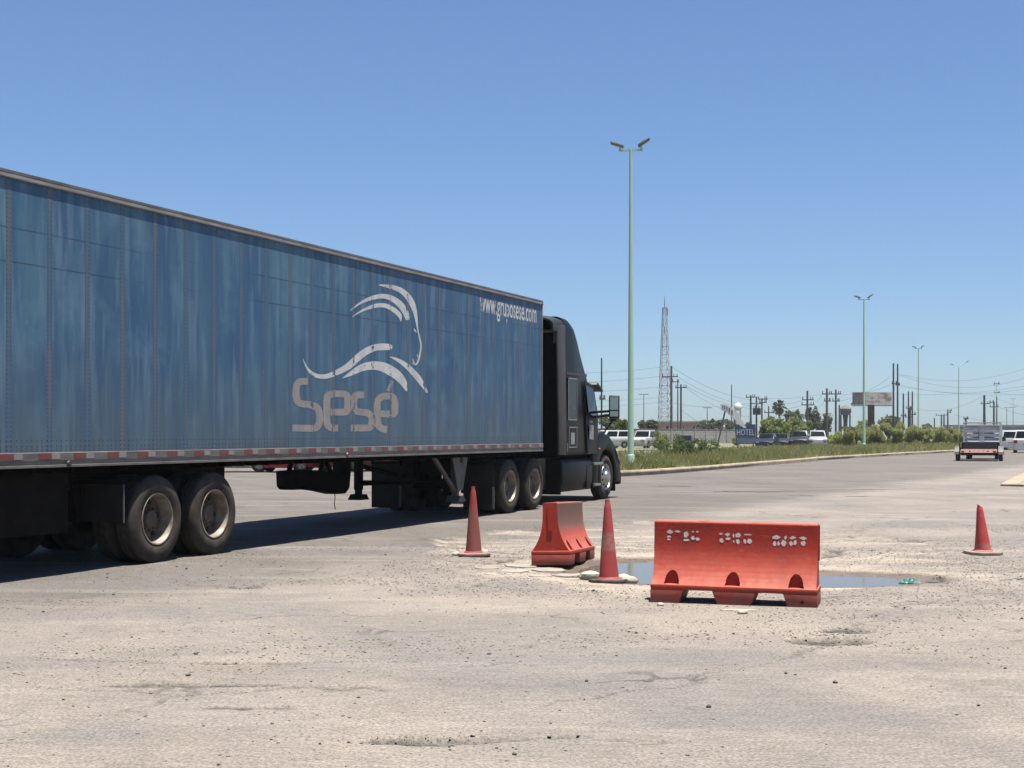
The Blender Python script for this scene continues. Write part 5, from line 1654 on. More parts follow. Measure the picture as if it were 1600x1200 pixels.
# ================================================================== power poles and cables
M_WOOD = mat('grey_power_pole', (0.13, 0.12, 0.115), 0.85, 0, (0.20, 0.185, 0.17), scale=2, amt=1.0)
M_PSTEEL = mat('dark_steel_pole', (0.10, 0.11, 0.12), 0.6, 0.3)
M_WIRE = mat('cable', (0.06, 0.07, 0.08), 0.7)
PG = 'power poles in the distance'
def pole(label, px, Y, top_y, arms=(), r=0.14, material=None, extra=None, name='power_pole', lean=0.0):
    """arms: (y_pixel, left_px, right_px)"""
    X = sx(px, Y); H = sz(top_y, Y)
    t = thing(name, label, 'power pole', (X, Y, 0.03), 0, PG)
    MB().path([(0, 0, -0.05), (lean*.5, 0, H*.5), (lean, 0, H)], [r*1.15, r, r*.8], 8).build('pole', material or M_WOOD, t, smooth=True)
    for (ay, l, rr) in arms:
        z = sz(ay, Y); a = sx(l, Y)-X; b_ = sx(rr, Y)-X
        ar = MB().box(a, b_, -0.16, -0.06, z-0.07, z+0.07).build('crossarm', material or M_WOOD, t)
        n = 3
        ins = MB()
        for k in (a+0.1, b_-0.1, (a+b_)/2 + (b_-a)*0.25):
            ins.tube((k, -0.11, z+0.07), (k, -0.11, z+0.42), 0.07, 0.05, 6)
        ins.build('insulators', M_STEEL, ar)
    return t
pole('thin tall pole standing just above the truck mirror', 940, 150, 560, ((624, 936, 946),), r=0.09, material=M_PSTEEL)
pole('pole with long crossarm in front of the lattice tower', 1049, 200, 572, ((589, 1034, 1059),), r=0.17)
pole('pole with three insulators on a short top arm right of the tower', 1064, 205, 601, ((606, 1055, 1073),), r=0.15)
pole('slim street light pole between the tower and the short-armed pole', 1059, 215, 597, ((597, 1050, 1061),), r=0.10, material=M_STEEL)
pole('bare mast rising behind the leaning white sign', 1143, 220, 601, (), r=0.08, material=M_PSTEEL)
hp = pole('left pole of the transformer frame, tallest crossarm', 1173, 210, 618, ((621, 1165, 1180),), r=0.15)
pole('middle pole of the transformer frame', 1182, 210, 620, ((631, 1172, 1192),), r=0.13)
pole('right pole of the transformer frame', 1190.5, 210, 623, ((624, 1184, 1199), (629, 1186, 1198)), r=0.13)
for px, lab in ((1179, 'left dark transformer drum hung on the pole frame'), (1186, 'right dark transformer drum hung on the pole frame')):
    t = thing('transformer', lab, 'transformer', (sx(px, 209.7), 209.7, sz(648, 209.7)), 0, 'transformers on the pole frame')
    MB().lathe([(0.0, 0), (0.26, 0), (0.26, 0.95), (0.0, 1.0)], 12).build('drum', M_PSTEEL, t)
    MB().tube((0.1, 0, 0.98), (0.12, 0, 1.3), 0.05).tube((-0.1, 0, 0.98), (-0.12, 0, 1.3), 0.05).build('bushings', M_STEEL, t)
pole('short plain pole left of the round palm', 1201, 215, 635, ((645, 1194, 1210),), r=0.12)
pole('pole with two stacked crossarms right of the palm', 1261.5, 200, 611, ((625, 1253, 1271), (633, 1252, 1272)), r=0.16)
pole('left one of the twin crossarm poles', 1292, 195, 607, ((616, 1284, 1300), (627, 1287, 1298)), r=0.16)
pole('right one of the twin crossarm poles', 1306, 205, 609, ((616, 1298, 1314), (627, 1300, 1312)), r=0.15)
pole('short stub pole beside the grey mushroom water tank', 1311.5, 220, 633, (), r=0.14)
pole('thick tall dark steel pole, left of the pair by the billboard', 1396, 215, 568, ((600, 1393, 1402),), r=0.15, material=M_PSTEEL)
pole('thick tall dark steel pole, right of the pair by the billboard', 1402.5, 220, 569, ((602, 1399, 1406),), r=0.14, material=M_PSTEEL)
pole('slim substation mast with white lightning cap, leftmost', 1411.5, 260, 615, ((650, 1407, 1416),), r=0.16, material=M_PSTEEL)
pole('slim substation mast in the middle', 1419.5, 262, 612, ((638, 1415, 1424), (652, 1414, 1425)), r=0.15, material=M_PSTEEL)
pole('slim substation mast, rightmost', 1425.5, 264, 612, ((648, 1421, 1431),), r=0.16, material=M_PSTEEL)
pole('brown short pole before the substation', 1422, 200, 637, ((640, 1418, 1426),), r=0.15)
pole('small far pole with a side bracket', 1481, 330, 641, ((642, 1480, 1487), (645, 1480, 1486)), r=0.2)
pole('left post of the far portal frame', 1471, 335, 648, ((649, 1462, 1480),), r=0.2)
pole('right post of the far portal frame', 1475, 335, 648, (), r=0.2)
pole('short far pole left of the portal frame', 1460, 330, 653, (), r=0.16)
pole('small dark pole with crossarm left of the stake truck', 1509, 230, 653, ((655, 1505, 1513),), r=0.2)
pole('dark pole with wide crossarm rising behind the stake truck', 1538, 260, 618, ((631, 1532, 1547),), r=0.24, material=M_PSTEEL)
pole('pole with crossarm and transformer right of the stake truck', 1553, 255, 628, ((636, 1546, 1560), (629, 1546, 1553)), r=0.19)
pole('distant pole with two crossarms near the overpass', 1557.5, 340, 620, ((599.5, 1553, 1562), (614, 1553, 1562)), r=0.16)

CN = {}
def cable(p0, p1, sag, r=0.035, group='far'):
    a = Vector(p0); b_ = Vector(p1)
    pts = []
    for i in range(15):
        t = i/14
        p = a.lerp(b_, t); p.z -= sag*4*t*(1-t)
        pts.append(p)
    labs = {'left': 'thin cable between truck cab and lattice tower',
            'mid': 'thin cable falling right from the long crossarm pole',
            'pp': 'thin cable strung among the poles round the palm',
            'far': 'thin cable running right from the thick steel poles'}
    o = MB().path(pts, r, 4).build('power_cable', M_WIRE)
    CN[group] = CN.get(group, -1) + 1
    return tag(o, labs[group] + ', ' + ['first', 'second', 'third', 'fourth', 'fifth', 'sixth', 'seventh', 'eighth', 'ninth', 'tenth'][CN[group]] + ' from the top', 'cable', 'overhead cables ' + group)
def pp(px, py, Y): return (sx(px, Y), Y, sz(py, Y))
for (y0, y1) in ((579, 573), (593, 587), (606, 604), (620, 620), (630, 628)):
    cable(pp(800, y0+2, 190), pp(1038, y1, 200), 0.5, 0.016, 'left')
for (x0, y0, x1, y1) in sorted(((1049, 573, 1172, 625), (1058, 588, 1172, 634), (1073, 604, 1190, 640), (1072, 606, 1172, 652), (1052, 630, 1190, 626), (1064, 640, 1130, 668)), key=lambda q: q[1]+q[3]):
    cable(pp(x0, y0, 203), pp(x1, y1, 210), 0.7, 0.016, 'mid')
for (x0, y0, x1, y1) in sorted(((1199, 624, 1253, 626), (1198, 631, 1252, 634), (1271, 625, 1284, 617), (1272, 633, 1287, 628), (1314, 616, 1393, 600), (1312, 627, 1392, 588), (1210, 645, 1253, 648), (1180, 621, 1300, 612)), key=lambda q: q[1]+q[3]):
    cable(pp(x0, y0, 207), pp(x1, y1, 203), 0.5, 0.015, 'pp')
for (x0, y0, x1, y1, s) in sorted(((1402, 584, 1640, 560, 2.2), (1402, 585, 1640, 575, 2.6), (1404, 602, 1640, 600, 1.4), (1404, 602, 1640, 612, 1.0), (1404, 616, 1640, 595, 0.8),
                            (1436, 640, 1537, 618, 1.0), (1547, 618, 1640, 640, 0.6), (1560, 636, 1640, 650, 0.5), (1562, 614, 1640, 608, 0.6), (1490, 648, 1640, 655, 0.8)), key=lambda q: q[1]+q[3]):
    cable(pp(x0, y0, 225), pp(x1, y1, 235), s, 0.016, 'far')

# ------------------------------------------------------------------ lattice tower
def tower():
    Y = 330; X = sx(1038.5, Y); H = sz(481, Y); TOP = sz(463, Y)
    m, nt, N, L, b = nodes_of('red_and_white_tower_paint')
    g = N.new('ShaderNodeNewGeometry'); sp = N.new('ShaderNodeSeparateXYZ'); L.new(g.outputs['Position'], sp.inputs[0])
    mm = N.new('ShaderNodeMath'); mm.operation = 'PINGPONG'; mm.inputs[1].default_value = 4.4; L.new(sp.outputs[2], mm.inputs[0])
    gt = N.new('ShaderNodeMath'); gt.operation = 'GREATER_THAN'; gt.inputs[1].default_value = 2.2; L.new(mm.outputs[0], gt.inputs[0])
    mx = N.new('ShaderNodeMix'); mx.data_type = 'RGBA'; L.new(gt.outputs[0], mx.inputs[0])
    mx.inputs[6].default_value = (0.46, 0.45, 0.45, 1); mx.inputs[7].default_value = (0.36, 0.30, 0.30, 1)
    L.new(mx.outputs[2], b.inputs['Base Color']); b.inputs['Roughness'].default_value = 0.6
    t = thing('lattice_tower', 'tall red and white lattice radio tower left of the power poles', 'tower', (X, Y, 0), R(12))
    def hw(z): return 1.35 + (0.42-1.35)*z/H
    C = [(-1, -1), (1, -1), (1, 1), (-1, 1)]
    for cx, cy in C:
        MB().tube((cx*hw(0), cy*hw(0), 0), (cx*hw(H), cy*hw(H), H), 0.07, 0.05, 6).build('tower_leg', m, t)
    n = 17
    for k in range(n):
        z0, z1 = H*k/n, H*(k+1)/n
        mb = MB()
        for i in range(4):
            a, c = C[i], C[(i+1) % 4]
            mb.tube((a[0]*hw(z0), a[1]*hw(z0), z0), (c[0]*hw(z1), c[1]*hw(z1), z1), 0.045, n=4)
            mb.tube((c[0]*hw(z0), c[1]*hw(z0), z0), (a[0]*hw(z1), a[1]*hw(z1), z1), 0.045, n=4)
            mb.tube((a[0]*hw(z1), a[1]*hw(z1), z1), (c[0]*hw(z1), c[1]*hw(z1), z1), 0.05, n=4)
        mb.build('bracing', m, t)
    MB().tube((0, 0, H), (0, 0, TOP), 0.10, 0.04, 6).build('antenna', M_STEEL, t)
    MB().box(-0.5, 0.5, -0.5, 0.5, H-0.05, H+0.02).build('top_platform', M_STEEL, t)
    for z, a in ((H*0.94, 0.3), (H*0.86, 2.2), (H*0.80, 4.0)):
        MB().tube((math.cos(a)*0.6, math.sin(a)*0.6-0.6, z), (math.cos(a)*0.6, math.sin(a)*0.6-0.6, z+1.6), 0.12, n=6).build('panel_antenna', M_TWHITE, t)
tower()

# ------------------------------------------------------------------ wall, buildings, overpass, tanks, billboard
def wall():
    m, nt, N, L, b = nodes_of('concrete_block_wall')
    tc = N.new('ShaderNodeTexCoord')
    mp = N.new('ShaderNodeMapping'); mp.inputs['Rotation'].default_value = (R(90), 0, 0); L.new(tc.outputs['Object'], mp.inputs['Vector'])
    bk = N.new('ShaderNodeTexBrick'); bk.inputs['Scale'].default_value = 1.0
    bk.inputs['Color1'].default_value = (0.34, 0.32, 0.295, 1); bk.inputs['Color2'].default_value = (0.44, 0.415, 0.38, 1); bk.inputs['Mortar'].default_value = (0.24, 0.225, 0.21, 1)
    bk.inputs['Brick Width'].default_value = 0.8; bk.inputs['Row Height'].default_value = 0.4; bk.inputs['Mortar Size'].default_value = 0.03
    L.new(mp.outputs[0], bk.inputs['Vector']); L.new(bk.outputs['Color'], b.inputs['Base Color']); b.inputs['Roughness'].default_value = 0.9
    p0 = Vector((sx(840, 155), 155, 0)); p1 = Vector((sx(1165, 215), 215, 0))
    d = p1 - p0; Lw = d.length; rz = math.atan2(d.y, d.x)
    t = thing('block_wall', 'long grey concrete block wall behind the parked white cars', 'wall', p0, rz)
    nbay = 16; bw = Lw/nbay
    bay = MB().box(0.12, bw-0.12, 0, 0.15, 0, 2.0).mesh('wall_bay', m)
    pst = MB().box(-0.12, 0.12, -0.05, 0.20, 0, 2.12).mesh('wall_post', M_CONC)
    cap = MB().box(0.12, bw-0.12, -0.03, 0.18, 2.002, 2.08).mesh('coping', M_CONC)
    for k in range(nbay):
        link('wall_bay', bay, t, (k*bw, 0, 0)); link('coping', cap, t, (k*bw, 0, 0))
    for k in range(nbay+1): link('wall_post', pst, t, (k*bw, 0, 0))
wall()
M_ORANGE = mat('faded_orange_wall', (0.55, 0.32, 0.22), 0.9, 0, (0.46, 0.26, 0.18), scale=0.6, amt=1.0, k=1.0)
M_CREAM = mat('cream_roof_band', (0.60, 0.54, 0.44), 0.9)
def hall():
    Y = 300; x0, x1 = sx(1028, Y), sx(1104, Y)
    t = thing('warehouse', 'long low orange warehouse with pale roof edge behind the wall', 'building', ((x0+x1)/2, Y, 0), R(10))
    w = (x1-x0)/2; h = sz(660, Y)
    MB().box(-w, w, 0, 9, 0, h).build('wall', M_ORANGE, t)
    r = MB().box(-w-0.2, w+0.2, -0.25, 9.3, h+0.003, h+0.28).build('roof', M_CREAM, t)
    for k in range(7):
        x = -w + 0.8 + k*(2*w-1.6)/6
        MB().box(x-0.12, x+0.12, -0.12, -0.002, 0.3, h-0.02).build('pilaster', M_CREAM if k % 3 == 0 else M_ORANGE, t)
    for k in range(3):
        x = -w + 1.6 + k*2.9
        f = MB().box(x, x+0.9, -0.03, -0.003, h-1.7, h-0.8).build('window', M_GLASS, t)
hall()
M_DARKC = mat('overpass_concrete', (0.10, 0.115, 0.135), 0.9)
M_PALEC = mat('overpass_pale_parapet', (0.22, 0.25, 0.28), 0.9)
def overpass():
    Y = 620
    t = thing('overpass', 'long dark road overpass crossing at the end of the road', 'bridge', (sx(1590, Y), Y, 0), R(-4))
    MB().box(-32, 90, -5, 5, 3.0, 4.4).build('deck', M_DARKC, t)
    MB().box(-32, 90, -5.3, -5.003, 4.1, 5.1).build('parapet', M_PALEC, t)
    for k in range(6):
        x = -28 + k*18
        MB().box(x-0.6, x+0.6, -3.5, 3.5, -0.2, 2.998).build('pier', M_PALEC, t)
overpass()
M_TANKW = mat('white_tank_paint', (0.75, 0.74, 0.71), 0.5, k=1.0)
M_TANKG = mat('grey_concrete_tank', (0.27, 0.26, 0.245), 0.9, 0, (0.20, 0.19, 0.18), scale=0.8)
def tanks():
    Y = 260; X = sx(1153, Y)
    zt = sz(629, Y); zb = sz(641, Y); r = 13/FPX*Y/2
    t = thing('water_tower', 'white bowl-shaped water tank on lattice legs behind the leaning sign', 'water tower', (X, Y, 0))
    MB().lathe([(0, zt), (r*.45, zt-.12), (r*.9, zt-.5), (r, zt-.8), (r*.97, zb+.3), (r*.6, zb), (0, zb-.1)], 20).build('tank', M_TANKW, t, smooth=True)
    for i in range(4):
        a = R(45+90*i); 
        MB().tube((r*.85*math.cos(a), r*.85*math.sin(a), zb+.1), (r*1.05*math.cos(a), r*1.05*math.sin(a), 0), 0.08, n=5).build('leg', M_TANKW, t)
    mb = MB()
    for k in range(3):
        z0, z1 = zb*k/3, zb*(k+1)/3
        for i in range(4):
            a, c = R(45+90*i), R(135+90*i)
            mb.tube((r*math.cos(a), r*math.sin(a), z0), (r*math.cos(c), r*math.sin(c), z1), 0.04, n=4)
            mb.tube((r*math.cos(c), r*math.sin(c), z0), (r*math.cos(a), r*math.sin(a), z1), 0.04, n=4)
    mb.build('bracing', M_TANKW, t)
    Y = 280; X = sx(1321, Y); r = 18/FPX*Y/2; zt = sz(634, Y); zb = sz(648, Y)
    t = thing('water_tower', 'grey concrete mushroom water tank left of the billboard', 'water tower', (X, Y, 0))
    MB().lathe([(0, zt+.2), (r*.5, zt), (r, zt-.6), (r, zb+.5), (r*.8, zb), (r*.5, zb-.05), (0, zb-.05)], 18).build('tank', M_TANKG, t, smooth=True)
    MB().lathe([(r*.48, zb), (r*.36, zb-1.4), (r*.32, 0), (0, 0)], 12).build('shaft', M_PSTEEL, t)
    for s in (-1, 1):
        MB().tube((s*r*.8, 0, zb), (s*r*.75, 0, 0), 0.16, n=6).build('leg', M_TANKG, t)
tanks()
def billboard():
    Y = 235; x0, x1 = sx(1331, Y), sx(1394, Y); X = sx(1361, Y); zt, zb = sz(613, Y), sz(632.5, Y)
    m = mat('weathered_billboard_print', (0.62, 0.55, 0.50), 0.8, 0, (0.25, 0.21, 0.19), scale=1.1, amt=1.0, stretch=(0.5, 1, 1.6), lo=0.48, hi=0.64, k=1.0)
    t = thing('billboard', 'large weathered billboard on a rusty column above the tall weeds', 'billboard', (X, Y, 0), R(4))
    n = 6
    for k in range(n):
        a = x0-X + (x1-x0)*k/n; c = x0-X + (x1-x0)*(k+1)/n
        MB().box(a+0.02, c-0.02, -0.12, 0.0, zb, zt).build('panel', m if k > 1 else mat('dark_billboard_print', (0.16, 0.13, 0.12), 0.8, 0, (0.33, 0.24, 0.22), scale=1.5, amt=1.0), t)
    MB().box(x0-X, x1-X, -0.9, 0.4, zb-0.22, zb-0.1).build('catwalk', M_PSTEEL, t)
    rust = mat('rusty_column', (0.17, 0.10, 0.07), 0.85, 0, (0.10, 0.07, 0.055), scale=1.2, amt=1.0)
    MB().tube((0.2, 0.6, 0), (0.2, 0.6, zt-0.3), 0.55, n=12).build('column', rust, t)
    mb = MB()
    for k in range(5):
        x = x0-X + (x1-x0)*(k+.5)/5
        mb.tube((x, 0.05, zt-.2), (x, 0.9, zb), 0.08, n=4); mb.box(x-.08, x+.08, 0.02, 0.16, zb, zt)
    mb.box(x0-X, x1-X, 0.4, 0.7, zb, zb+.3).box(x0-X+1, x1-X-1, 0.4, 0.7, zt-.6, zt-.3)
    mb.build('frame', rust, t)
billboard()
def signs():
    Y = 150; x0, x1 = sx(1150, Y), sx(1180, Y); zt, zb = sz(663, Y), sz(694, Y)
    blue = mat('dark_blue_sign', (0.03, 0.10, 0.23), 0.5, 0, (0.05, 0.11, 0.2), scale=1.5)
    pale = mat('pale_blue_sign_field', (0.25, 0.32, 0.40), 0.6, 0, (0.14, 0.24, 0.33), scale=2.0, amt=1.0)
    t = thing('hotel_sign', 'dark blue HOTEL board with white letters standing by the parked cars', 'sign', ((x0+x1)/2, Y, 0), R(-6))
    w = (x1-x0)/2
    MB().box(-w, w, -0.06, 0.06, zb, zt).build('board', blue, t)
    MB().box(-w+.05, w-.05, -0.070, -0.061, zb+.05, zb+(zt-zb)*.32).build('picture_field', pale, t)
    tmh = text_mesh('lettering', 'HOTEL', 2*w*0.9, (zt-zb)*.30, M_LETTER)
    link('lettering', tmh, t, (-w*0.9, -0.066, zb+(zt-zb)*.45), (R(90), 0, 0))
    for s in (-1, 1):
        MB().box(s*w*.8-.05, s*w*.8+.05, 0.061, 0.15, 0, zt-.1).build('post', M_PSTEEL, t)
    # leaning arrow-shaped sign on two crooked posts
    Y = 126; X = sx(1140, Y)
    t = thing('leaning_sign', 'white curved sign tilting on two crooked posts left of the HOTEL board', 'sign', (X, Y, 0))
    def q(px, py): return (sx(px, Y)-X, sz(py, Y))
    top = [(1126, 631), (1134, 632), (1142, 636), (1150, 644), (1158, 656), (1166, 668)]
    bot = [(1127, 641), (1134, 643), (1141, 649), (1148, 656), (1154, 663), (1163, 669)]
    P = [q(*p) for p in top] + [q(*p) for p in reversed(bot)]
    MB().prism(P, -0.12, 0.12).build('board', M_TANKW, t)
    dk = mat('sign_smudge', (0.13, 0.14, 0.14), 0.7, 0, (0.35, 0.3, 0.28), scale=6, amt=1.0)
    mb = MB()
    for (a, c, d, e) in ((1128.5, 633.5, 1130, 638.5), (1131.2, 634, 1133, 639.5), (1134.5, 635.5, 1136.5, 641), (1138, 637.5, 1140.5, 644.5), (1142, 641, 1144.5, 648)):
        x0_, z0_ = q(a, e); x1_, z1_ = q(d, c)
        mb.box(x0_, x1_, -0.135, -0.1205, z0_, z1_)
    mb.build('faded_marks', dk, t)
    for (a, c) in (((1119.5, 705), (1133, 642)), ((1153.5, 703), (1147, 652))):
        p0, p1 = q(*a), q(*c)
        MB().tube((p0[0], 0, max(p0[1]-.2, 0)), (p1[0], 0, p1[1]), 0.07, n=6).build('post', M_STEEL, t)
signs()

# ================================================================== cars and far vehicles
M_TYRE2 = mat('car_tyre', (0.025, 0.024, 0.022), 0.85)
M_HUBC = mat('alloy_wheel', (0.45, 0.45, 0.45), 0.35, 0.7)
M_HEADL = mat('headlamp_glass', (0.70, 0.72, 0.74), 0.15)
M_PLATE = mat('number_plate', (0.60, 0.60, 0.56), 0.6)
CT = MB().lathe([(.20, -.085), (.27, -.10), (.315, -.08), (.325, -.05), (.325, .05), (.315, .08), (.27, .10), (.20, .085)], 20, 'y').mesh('tyre', M_TYRE2, smooth=True)
CR = MB().lathe([(.205, -.085), (.19, -.06), (.08, -.055), (.05, -.085), (0, -.09)], 16, 'y')
for i in range(5):
    a = 2*math.pi*i/5
    CR.box(-0.0, 0.0, 0, 0, 0, 0) if False else CR.tube((0.05*math.sin(a), -.088, 0.05*math.cos(a)), (0.195*math.sin(a), -.080, 0.195*math.cos(a)), 0.028, n=4)
CR = CR.mesh('wheel', M_HUBC)

KINDS = {
 # L, W, H, hood z, belt z, profile of body top (x,z), cabin bottom x range, cabin top x range
 'sedan':  dict(L=4.5, W=1.75, belt=0.92, body=[(-2.25, .45), (-2.25, .82), (-2.1, .96), (-1.45, .98), (1.0, .95), (1.9, .80), (2.22, .66), (2.25, .40)], cb=(-1.55, 1.05), ct=(-0.85, 0.25), H=1.44),
 'hatch':  dict(L=4.0, W=1.72, belt=0.93, body=[(-2.0, .45), (-2.0, .90), (-1.9, .98), (0.9, .96), (1.65, .84), (1.98, .66), (2.0, .40)], cb=(-1.92, 0.98), ct=(-1.6, 0.25), H=1.50),
 'suv':    dict(L=4.6, W=1.85, belt=1.08, body=[(-2.3, .5), (-2.3, 1.0), (-2.22, 1.12), (1.0, 1.10), (1.95, 1.0), (2.26, .82), (2.3, .45)], cb=(-2.24, 1.05), ct=(-2.02, 0.45), H=1.74),
 'pickup': dict(L=5.2, W=1.85, belt=1.05, body=[(-2.6, .55), (-2.6, 1.04), (-0.75, 1.06), (1.25, 1.06), (2.3, .98), (2.58, .85), (2.6, .48)], cb=(-0.7, 1.3), ct=(-0.45, 0.75), H=1.74),
}
def car(label, kind, X, Y, rz, paint, z0=0.0, group='parked cars', name='parked_car', cat='car'):
    k = KINDS[kind]; W = k['W']; hw = W/2
    t = thing(name, label, cat, (X, Y, z0), rz, group)
    fx, rx_ = k['L']*0.30, -k['L']*0.29
    poly = [(k['body'][0][0], 0.22)] + k['body'] + [(k['body'][-1][0], 0.18)]
    def archpts(cx):
        return [(cx + .38*math.cos(a), .30 + .38*math.sin(a)) for a in [math.pi*i/8 for i in range(9)]]
    low = [(p[0], p[1]-.10 if p[1] < .31 else p[1]) for p in archpts(fx)] + [(p[0], p[1]-.10 if p[1] < .31 else p[1]) for p in archpts(rx_)]
    body = MB().prism(poly + low, -hw, hw).build('body', paint, t, bevel=0.06, seg=2)
    # cabin
    b0, b1_ = k['cb']; t0, t1 = k['ct']; z1, z2 = k['belt']-.04, k['H']
    iw = hw-.06; tw_ = hw-.22
    cabin = MB().hexa([(b0, -iw, z1), (b1_, -iw, z1), (b1_, iw, z1), (b0, iw, z1)], [(t0, -tw_, z2), (t1, -tw_, z2), (t1, tw_, z2), (t0, tw_, z2)]).build('cabin', paint, t, bevel=0.04)
    def lerp(a, c, f): return a+(c-a)*f
    def win(pts):
        mb = MB(); n = len(pts)
        P = [Vector(p) for p in pts]
        nrm = (P[1]-P[0]).cross(P[2]-P[0]).normalized()
        ctr = sum(P, Vector())/n
        if nrm.dot(ctr - Vector(((b0+b1_)/2, 0, z1))) < 0: nrm = -nrm
        mb.add([p + nrm*.004 for p in P] + [p + nrm*.010 for p in P], [tuple(range(n)), tuple(range(2*n-1, n-1, -1))] + [(i, (i+1) % n, (i+1) % n+n, i+n) for i in range(n)])
        return mb.build('window', M_GLASS, t)
    f0, f1 = .14, .88
    for s in (-1, 1):
        def pt(fx_, fz):
            return (lerp(lerp(b0, b1_, fx_), lerp(t0, t1, fx_), fz), s*lerp(iw, tw_, fz), lerp(z1, z2, fz))
        win([pt(.53, f0), pt(.93, f0), pt(.93, f1), pt(.53, f1)])
        win([pt(.08, f0), pt(.48, f0), pt(.48, f1), pt(.08, f1)])
    for (bx, tx) in ((b1_, t1), (b0, t0)):
        def pe(fy, fz): return (lerp(bx, tx, fz), lerp(iw, tw_, fz)*fy, lerp(z1, z2, fz))
        win([pe(-.88, f0), pe(.88, f0), pe(.88, f1), pe(-.88, f1)])
    for cx in (fx, rx_):
        for s in (-1, 1):
            w = link('wheel', CR, t, (cx, s*(hw-.10), .325), (0, 0, 0 if s < 0 else math.pi))
            link('tyre', CT, w)
    fr, rr = k['body'][-1][0], k['body'][0][0]
    zl = k['body'][-2][1]-.06; zr = k['body'][1][1]-.14
    for s in (-1, 1):
        MB().box(fr-.10, fr+.012, s*hw*.55-.0 if s > 0 else -hw*.92, s*hw*.92 if s > 0 else -hw*.55, zl-.09, zl+.07).build('headlight', M_HEADL, t)
        MB().box(rr-.012, rr+.08, hw*.66 if s > 0 else -hw*.94, hw*.94 if s > 0 else -hw*.66, zr-.12, zr+.12).build('tail_light', M_RED, t)
        MB().box(fx-1.0, fx-.84, s*(hw+.02)-.07, s*(hw+.02)+.09, k['belt']+.0, k['belt']+.13).build('wing_mirror', M_TRIM, t)
    MB().box(fr-.02, fr+.02, -hw*.9, hw*.9, .20, .42).build('front_bumper', paint, t)
    MB().box(rr-.02, rr+.02, -hw*.9, hw*.9, .24, .48).build('rear_bumper', paint, t)
    MB().box(rr-.018, rr+.01, -.22, .22, .62, .74).build('number_plate', M_PLATE, t)
    if kind == 'pickup':
        MB().box(-2.5, -0.8, -hw+.1, hw-.1, 1.03, 1.085).build('cargo_bed', M_TRIM, t)
    return t
def paint(name, c): return mat(name, c, 0.35, 0.0, tuple(x*.9 for x in c), scale=2, coat=0.05, spec=0.25, k=0.85)
CP_W = paint('white_car_paint', (0.72, 0.72, 0.70)); CP_S = paint('silver_car_paint', (0.42, 0.43, 0.44)); CP_R = paint('red_car_paint', (0.42, 0.025, 0.025))
CP_B = paint('pale_beige_car_paint', (0.50, 0.49, 0.45)); CP_M = paint('maroon_car_paint', (0.13, 0.025, 0.03)); CP_D = paint('dark_blue_car_paint', (0.025, 0.033, 0.055)); CP_K = paint('dark_grey_car_paint', (0.035, 0.036, 0.04)); CP_G = paint('grey_green_car_paint', (0.20, 0.23, 0.22))
PGp = 'cars parked beyond the side road'
car('silver pickup seen under the trailer just right of its rear wheels', 'pickup', sx(343, 56.0), 56.0, R(8), CP_S, group=PGp)
car('bright red hatchback seen under the trailer between tray and rail', 'hatch', sx(476, 56.8), 56.8, R(-122), CP_R, group=PGp)
car('grey-green sedan half hidden under the trailer left of the red hatchback', 'sedan', sx(425, 63.5), 63.5, R(178), CP_G, group=PGp)
car('maroon sedan seen under the trailer right of the landing leg', 'sedan', sx(566, 57.5), 57.5, R(-124), CP_M, group=PGp)
car('white SUV parked just right of the truck bonnet', 'suv', sx(950, 140), 140, R(205), CP_W, 0.05, PGp)
car('pale old pickup parked right behind the nearest green lamp post', 'pickup', sx(1010, 142), 142, R(242), CP_B, 0.05, PGp)
car('dark sedan whose roof shows above the median shrubs', 'sedan', sx(1069, 126), 126, R(-98), CP_K, -0.1, PGp)
car('dark blue sedan parked right of the HOTEL board, facing the road', 'sedan', sx(1199, 143), 143, R(-108), CP_D, 0.05, PGp)
car('dark sedan parked second from the HOTEL board', 'sedan', sx(1221, 148), 148, R(-104), CP_K, 0.05, PGp)
car('tall dark grey SUV parked between sedan and silver SUV', 'suv', sx(1250, 148), 148, R(-106), CP_K, 0.05, PGp)
car('silver SUV parked at the right end of the row', 'suv', sx(1277, 150), 150, R(-100), CP_S, 0.05, PGp)
DG = 'vehicles driving away on the road'
car('white SUV driving away, cut by the right edge of the photo', 'suv', sx(1604, 112), 112, R(69), CP_W, 0.0, DG, 'car')
car('white pickup driving away beside the stake-bed truck', 'pickup', sx(1581, 132), 132, R(69), CP_W, 0.0, DG, 'car')

# stake-bed truck pulling an empty flatbed trailer
M_STAKE = mat('grey_white_stake_panels', (0.62, 0.62, 0.62), 0.6, 0.0, (0.36, 0.36, 0.37), scale=2.5, amt=1.0, stretch=(1, 1, 3), k=0.95)
M_STAKEB = mat('stake_frame_white', (0.70, 0.70, 0.68), 0.5, k=1.0)
M_REDDECK = mat('red_wood_deck', (0.36, 0.17, 0.13), 0.8, 0, (0.28, 0.14, 0.11), scale=3, k=0.62)
HD = R(70)
Yt = 77.5; Xt = sx(1529, Yt)
ft = thing('flatbed_trailer', 'empty flatbed car trailer with red plank deck and black wheels', 'trailer', (Xt, Yt, 0), HD)
for k in range(8):
    y = -0.95 + k*0.2375; ya, yb = y+.006, y+.2315
    MB().hexa([(-.02, ya, .42), (.7, ya, .58), (.7, yb, .58), (-.02, yb, .42)], [(-.02, ya, .46), (.7, ya, .62), (.7, yb, .62), (-.02, yb, .46)]).build('plank', M_REDDECK, ft)
    MB().box(.704, 3.6, ya, yb, .58, .62).build('plank', M_REDDECK, ft)
